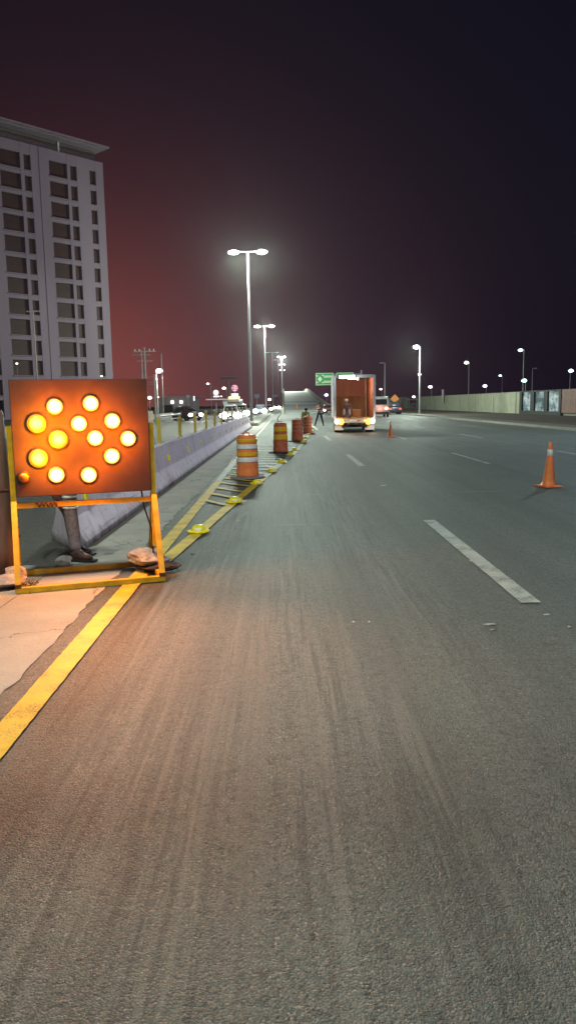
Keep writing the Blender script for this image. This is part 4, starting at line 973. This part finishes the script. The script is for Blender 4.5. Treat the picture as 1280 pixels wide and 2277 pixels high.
# ================================================================== PEOPLE
def skin_mesh(name, nodes, edges, mat, parent, rootk=0, sub=2):
    me = bpy.data.meshes.new(name); me.from_pydata([n[0] for n in nodes], edges, []); me.materials.append(mat)
    o = bpy.data.objects.new(name, me); COL.objects.link(o); o.parent = parent
    o.modifiers.new('skin', 'SKIN'); o.modifiers['skin'].use_smooth_shade = True
    if not me.skin_vertices: me.skin_vertices.new() if hasattr(me.skin_vertices, 'new') else None
    sv = me.skin_vertices[0].data
    for i, n in enumerate(nodes):
        r = n[1]; sv[i].radius = r if isinstance(r, tuple) else (r, r); sv[i].use_root = (i == rootk)
    m = o.modifiers.new('sub', 'SUBSURF'); m.levels = sub; m.render_levels = sub
    return o
def person(loc, rz, J, label, top_mat, leg_mat, shoe_mat=None, hat=None, stripes=None, sub=2, group=None):
    """J: joints (local metres): hip_l/r, knee_l/r, ankle_l/r, toe_l/r, pelvis, waist, chest, neck, head, sho_l/r, elb_l/r, wri_l/r"""
    o = root('person', loc, rz, label, 'person', group); V = {k: Vector(v) for k, v in J.items()}
    N = []; Ed = []; idx = {}
    def nd(k, p, r): idx[k] = len(N); N.append((tuple(p), r)); return idx[k]
    nd('pelvis', V['pelvis'], (.125, .10)); nd('waist', V['waist'], (.115, .09)); nd('chest', V['chest'], (.145, .105)); nd('neck', V['neck'], (.052, .055))
    hd = (V['head'] - V['neck']).normalized(); nd('jaw', V['neck'] + hd * .07, (.058, .066)); nd('face', V['head'], (.076, .092)); nd('crown', V['head'] + hd * .085, (.055, .068))
    Ed += [(0,1), (1,2), (2,3), (3,4), (4,5), (5,6)]
    for s_ in 'lr':
        nd('hip'+s_, V['hip_'+s_], .085); nd('kn'+s_, V['knee_'+s_], .055); nd('an'+s_, V['ankle_'+s_], .038); nd('to'+s_, V['toe_'+s_], .034)
        Ed += [(0, idx['hip'+s_]), (idx['hip'+s_], idx['kn'+s_]), (idx['kn'+s_], idx['an'+s_]), (idx['an'+s_], idx['to'+s_])]
        nd('sh'+s_, V['sho_'+s_], .058); nd('el'+s_, V['elb_'+s_], .040); nd('wr'+s_, V['wri_'+s_], .027)
        d_ = (V['wri_'+s_] - V['elb_'+s_]).normalized(); nd('pa'+s_, V['wri_'+s_] + d_*.07, (.038, .018))
        Ed += [(2, idx['sh'+s_]), (idx['sh'+s_], idx['el'+s_]), (idx['el'+s_], idx['wr'+s_]), (idx['wr'+s_], idx['pa'+s_])]
    body = skin_mesh('body', N, Ed, m_skin, o, 0, sub)
    sd_ = (V['sho_r'] - V['sho_l']).normalized(); fw = Vector((-sd_.y, sd_.x, 0)).normalized()
    if (V['toe_l'] - V['ankle_l']).dot(fw) < 0: fw = -fw
    # fingers: five short bent chains on each hand
    for s_ in 'lr':
        d_ = (V['wri_'+s_] - V['elb_'+s_]).normalized(); sx = d_.cross(fw).normalized() if abs(d_.dot(fw)) < .9 else Vector((0,0,1)); pal = V['wri_'+s_] + d_*.085
        hn = []; he = []
        base_i = len(hn); hn.append((tuple(pal - d_*.03), .012))
        for q_, (off, ln) in enumerate(((-.030, .062), (-.010, .075), (.010, .070), (.028, .055))):
            b0 = len(hn); p0_ = pal + fw*off*1.0
            hn += [(tuple(p0_), .0085), (tuple(p0_ + d_*ln*.55 + sx*.008), .008), (tuple(p0_ + d_*ln*.9 + sx*.028), .007)]; he += [(0, b0), (b0, b0+1), (b0+1, b0+2)]
        b0 = len(hn); p0_ = pal - d_*.04 - fw*.035; hn += [(tuple(p0_), .010), (tuple(p0_ + d_*.03 - fw*.022 + sx*.01), .009), (tuple(p0_ + d_*.055 - fw*.02 + sx*.02), .008)]; he += [(0, b0), (b0, b0+1), (b0+1, b0+2)]
        skin_mesh('hand', hn, he, m_skin, body, 0, 1)
    # clothes: shirt and trousers just over the body
    N = []; Ed = []; nd('pelvis', V['pelvis'] + (V['waist']-V['pelvis'])*.25, (.142, .118)); nd('waist', V['waist'], (.135, .11)); nd('chest', V['chest'], (.165, .125)); nd('col', V['neck'] - hd*.035, (.075, .075)); Ed += [(0,1), (1,2), (2,3)]
    for s_ in 'lr':
        nd('sh'+s_, V['sho_'+s_], .076); nd('el'+s_, V['elb_'+s_], .056); nd('wr'+s_, V['elb_'+s_].lerp(V['wri_'+s_], .85), .043)
        Ed += [(2, idx['sh'+s_]), (idx['sh'+s_], idx['el'+s_]), (idx['el'+s_], idx['wr'+s_])]
    sh = skin_mesh('shirt', N, Ed, top_mat, o, 0, sub)
    if stripes:
        tdir = (V['chest'] - V['waist']).normalized()
        for k_ in (.05, .75): 
            cc_ = V['waist'].lerp(V['chest'], k_); rq = tdir.to_track_quat('Z', 'Y').to_matrix()
            MB().lathe([(.15 + .02*k_, -.025), (.166 + .025*k_, 0), (.15 + .02*k_, .025)], cc_, 20, sc_=(1.12, .92), ax=rq).build('pale_stripe', stripes, sh)
    N = []; Ed = []; nd('pelvis', V['pelvis'], (.145, .12)); nd('w', V['pelvis'].lerp(V['waist'], .6), (.128, .105)); Ed += [(0,1)]
    for s_ in 'lr':
        nd('hip'+s_, V['hip_'+s_], .102); nd('th'+s_, V['hip_'+s_].lerp(V['knee_'+s_], .5), .088); nd('kn'+s_, V['knee_'+s_], .072); nd('ca'+s_, V['knee_'+s_].lerp(V['ankle_'+s_], .35), .072); nd('an'+s_, V['knee_'+s_].lerp(V['ankle_'+s_], .97), .062)
        Ed += [(0, idx['hip'+s_]), (idx['hip'+s_], idx['th'+s_]), (idx['th'+s_], idx['kn'+s_]), (idx['kn'+s_], idx['ca'+s_]), (idx['ca'+s_], idx['an'+s_])]
    skin_mesh('trousers', N, Ed, leg_mat, o, 0, sub)
    for s_ in 'lr':
        a_, t_ = V['ankle_'+s_], V['toe_'+s_]; d_ = (t_ - a_); d_.z = 0; d_ = d_.normalized() if d_.length > .01 else fw
        nn = [(tuple(a_ + Vector((0,0,.05))), .056), (tuple(a_ + Vector((0,0,-.035))), .056), (tuple(Vector((a_.x, a_.y, max(.045, a_.z - .05))) - d_*.05), (.045, .045)), (tuple(Vector((a_.x, a_.y, max(.045, a_.z-.05))) + d_*.09), (.05, .045)), (tuple(Vector((a_.x, a_.y, max(.04, a_.z-.055))) + d_*.19), (.045, .034))]
        skin_mesh('shoe', nn, [(0,1), (1,2), (1,3), (3,4)], shoe_mat or m_boot, o, 1, 2)
        z_ = min(n_[0][2] for n_ in nn) - .045
        MB().box(tuple(Vector((a_.x, a_.y, 0)) + d_*.075 + Vector((0,0,max(.012, z_ + .012)))), (.31, .105, .024), rz=math.atan2(d_.y, d_.x), bev=.01).build('sole', m_black, o)
    # head details
    hc = V['head']; rot = hd.to_track_quat('Z', 'Y').to_matrix(); up = hd; f2 = (fw - up*fw.dot(up)).normalized(); s2 = up.cross(f2)
    MB().sphere(tuple(hc + f2*.098 - up*.012), .015, (1,1,1.3), 8).build('nose', m_skin, body); MB().sphere(tuple(hc + f2*.088 - up*.055), .018, (1,.6,.35) if abs(f2.y) > .7 else (.6,1,.35), 8).build('mouth', m_boot, body)
    for sg_ in (-1, 1):
        MB().sphere(tuple(hc + f2*.088 + s2*sg_*.032 + up*.015), .012, (1,1,.7), 8).build('eye', m_black, body); MB().sphere(tuple(hc + s2*sg_*.082), .022, (.7,.7,1.3), 8).build('ear', m_skin, body)
    if hat: 
        MB().sphere(tuple(hc + up*.055), .112, (1, 1, .75), 16).build('hat', hat, o)
    else: MB().sphere(tuple(hc + up*.04 - f2*.018), .108, (.95, .98, .92), 16).build('hair', m_hair, o)
    return o
def stand(spread=.12, lean=0, arms='down', fy=-1, h=1.0, tw=0):
    J = dict(pelvis=(0,0,.95), waist=(0,-lean*.2,1.10), chest=(0,-lean*.5,1.33), neck=(0,-lean*.8,1.50), head=(0,-lean,1.64),
             hip_l=(-.09,0,.90), hip_r=(.09,0,.90), knee_l=(-.09-spread*.5,.0,.50), knee_r=(.09+spread*.5,-.02,.50), ankle_l=(-.09-spread,0.03,.09), ankle_r=(.09+spread,-.03,.09),
             toe_l=(-.09-spread-.03,-.12,.04), toe_r=(.09+spread+.03,-.16,.04), sho_l=(-.19,-lean*.6,1.42), sho_r=(.19,-lean*.6,1.42))
    if arms == 'down': J.update(elb_l=(-.26,0,1.14), elb_r=(.26,0,1.14), wri_l=(-.25,-.08,.90), wri_r=(.25,-.08,.90))
    if arms == 'front': J.update(elb_l=(-.25,-.06,1.17), elb_r=(.27,-.05,1.17), wri_l=(-.05,-.28,1.24), wri_r=(.16,-.30,1.28))
    return J
# worker standing left of the truck
m_vest = M('reddish_vest', (.42, .10, .11), .8, var=.2); m_vstripe = M('vest_stripe', (.55, .50, .50), .4)
p = gp(710, 947); J = stand(.22, 0, 'front'); J['ankle_l'] = (-.36, .05, .09); J['toe_l'] = (-.42, -.09, .04)
person((p.x, p.y, .02), R(-20), J, 'worker in a reddish striped vest and jeans standing left of the truck', m_vest, m_denim, stripes=m_vstripe)
# worker bending behind the last drum
p = gp(676, 958); J = stand(.10, 0, 'down')
J.update(pelvis=(0,.10,.72), waist=(0,-.0,.86), chest=(0,-.16,1.02), neck=(0,-.27,1.14), head=(0,-.31,1.26), hip_l=(-.09,.1,.68), hip_r=(.09,.1,.68), knee_l=(-.13,-.16,.42), knee_r=(.13,-.18,.42),
         ankle_l=(-.13,.06,.09), ankle_r=(.13,.04,.09), toe_l=(-.14,-.09,.04), toe_r=(.14,-.11,.04), sho_l=(-.19,-.2,1.08), sho_r=(.19,-.2,1.08), elb_l=(-.27,-.26,.84), elb_r=(.27,-.26,.84), wri_l=(-.14,-.4,.66), wri_r=(.14,-.4,.66))
person((p.x, p.y + .2, .02), R(25), J, 'worker in a pale yellow shirt crouching behind the farthest drum', M('pale_yellow_shirt', (.62, .60, .25), .8), m_trouser)
# worker in the truck, sitting on the floor edge
J = dict(pelvis=(0,0,.28), waist=(0,.01,.42), chest=(0,.0,.62), neck=(0,-.04,.78), head=(0,-.06,.92), hip_l=(-.1,-.02,.26), hip_r=(.1,-.02,.26), knee_l=(-.16,-.38,.46), knee_r=(.16,-.38,.46),
         ankle_l=(-.15,-.42,.09), ankle_r=(.15,-.42,.09), toe_l=(-.16,-.57,.04), toe_r=(.16,-.57,.04), sho_l=(-.19,0,.71), sho_r=(.19,0,.71), elb_l=(-.27,-.12,.48), elb_r=(.27,-.12,.48), wri_l=(-.16,-.34,.52), wri_r=(.16,-.34,.52))
q = intruck(-.42, .95, zf); person((q.x, q.y, q.z), 0, J, 'worker in dark clothes and pale cap sitting in the open cargo box', M('dark_jacket', (.10, .045, .035), .8), m_trouser, hat=M('pale_cap', (.55, .5, .45), .7))
q = intruck(-.42, 1.15, zf); st = MB().box((0, 0, .11), (.5, .34, .22), bev=.02).build('wooden_box', m_ply); st.location = q; tag(st, 'low wooden box under the worker sitting in the truck', 'box')
# worker behind the arrow board: only one leg shows
p = gp(172, 1250)
J = stand(.05, .05, 'down'); J.update(ankle_l=(-.11,.36,.09), knee_l=(-.12,.22,.50), toe_l=(.02,.34,.04), ankle_r=(0,0,.09), knee_r=(-.03,-.02,.53), toe_r=(.16,-.04,.04), hip_r=(-.06,.02,.90), hip_l=(-.24,.06,.90), pelvis=(-.15,.05,.95), waist=(-.15,.04,1.1), chest=(-.15,0,1.32), neck=(-.15,-.03,1.46), head=(-.15,-.06,1.59),
         sho_l=(-.33,.06,1.40), sho_r=(.03,-.03,1.40), elb_l=(-.40,-.02,1.14), elb_r=(.08,-.1,1.15), wri_l=(-.36,-.16,.98), wri_r=(.02,-.22,1.05))
person((p.x, p.y, .012), 0, J, 'worker hidden behind the arrow board, a grey trouser leg and boot showing', M('faded_shirt', (.3, .3, .33), .8), m_trouser)

hw_ = bpy.context.scene.objects
lg = [o for o in hw_ if o.name.startswith('trousers') and o.parent and 'hidden behind' in o.parent['label']][0]
for z_ in (.60, .66, .72):  # pale rings round the leg near the knee
    MB().lathe([(.074, -.012), (.084, 0), (.074, .012)], (-.035 - .02*(z_-.5), -.01, z_), 18).build('pale_stripe', m_wbandm, lg)

# ================================================================== HAZE: thin volume added to give the lamps halos
hz = MB().box((0, 425, 39), (860, 950, 80)).build('added_halo_haze', None if False else m_black)
hm = bpy.data.materials.new('halo_haze'); hm.use_nodes = True; hn = hm.node_tree; hn.nodes.clear()
ho = hn.nodes.new('ShaderNodeOutputMaterial'); hv = hn.nodes.new('ShaderNodeVolumePrincipled'); hv.inputs['Density'].default_value = 0.00005; hv.inputs['Color'].default_value = (.9, .9, .92, 1); hv.inputs['Anisotropy'].default_value = 0.92
hn.links.new(hv.outputs[0], ho.inputs['Volume']); hz.data.materials.clear(); hz.data.materials.append(hm); tag(hz, kind='stuff')
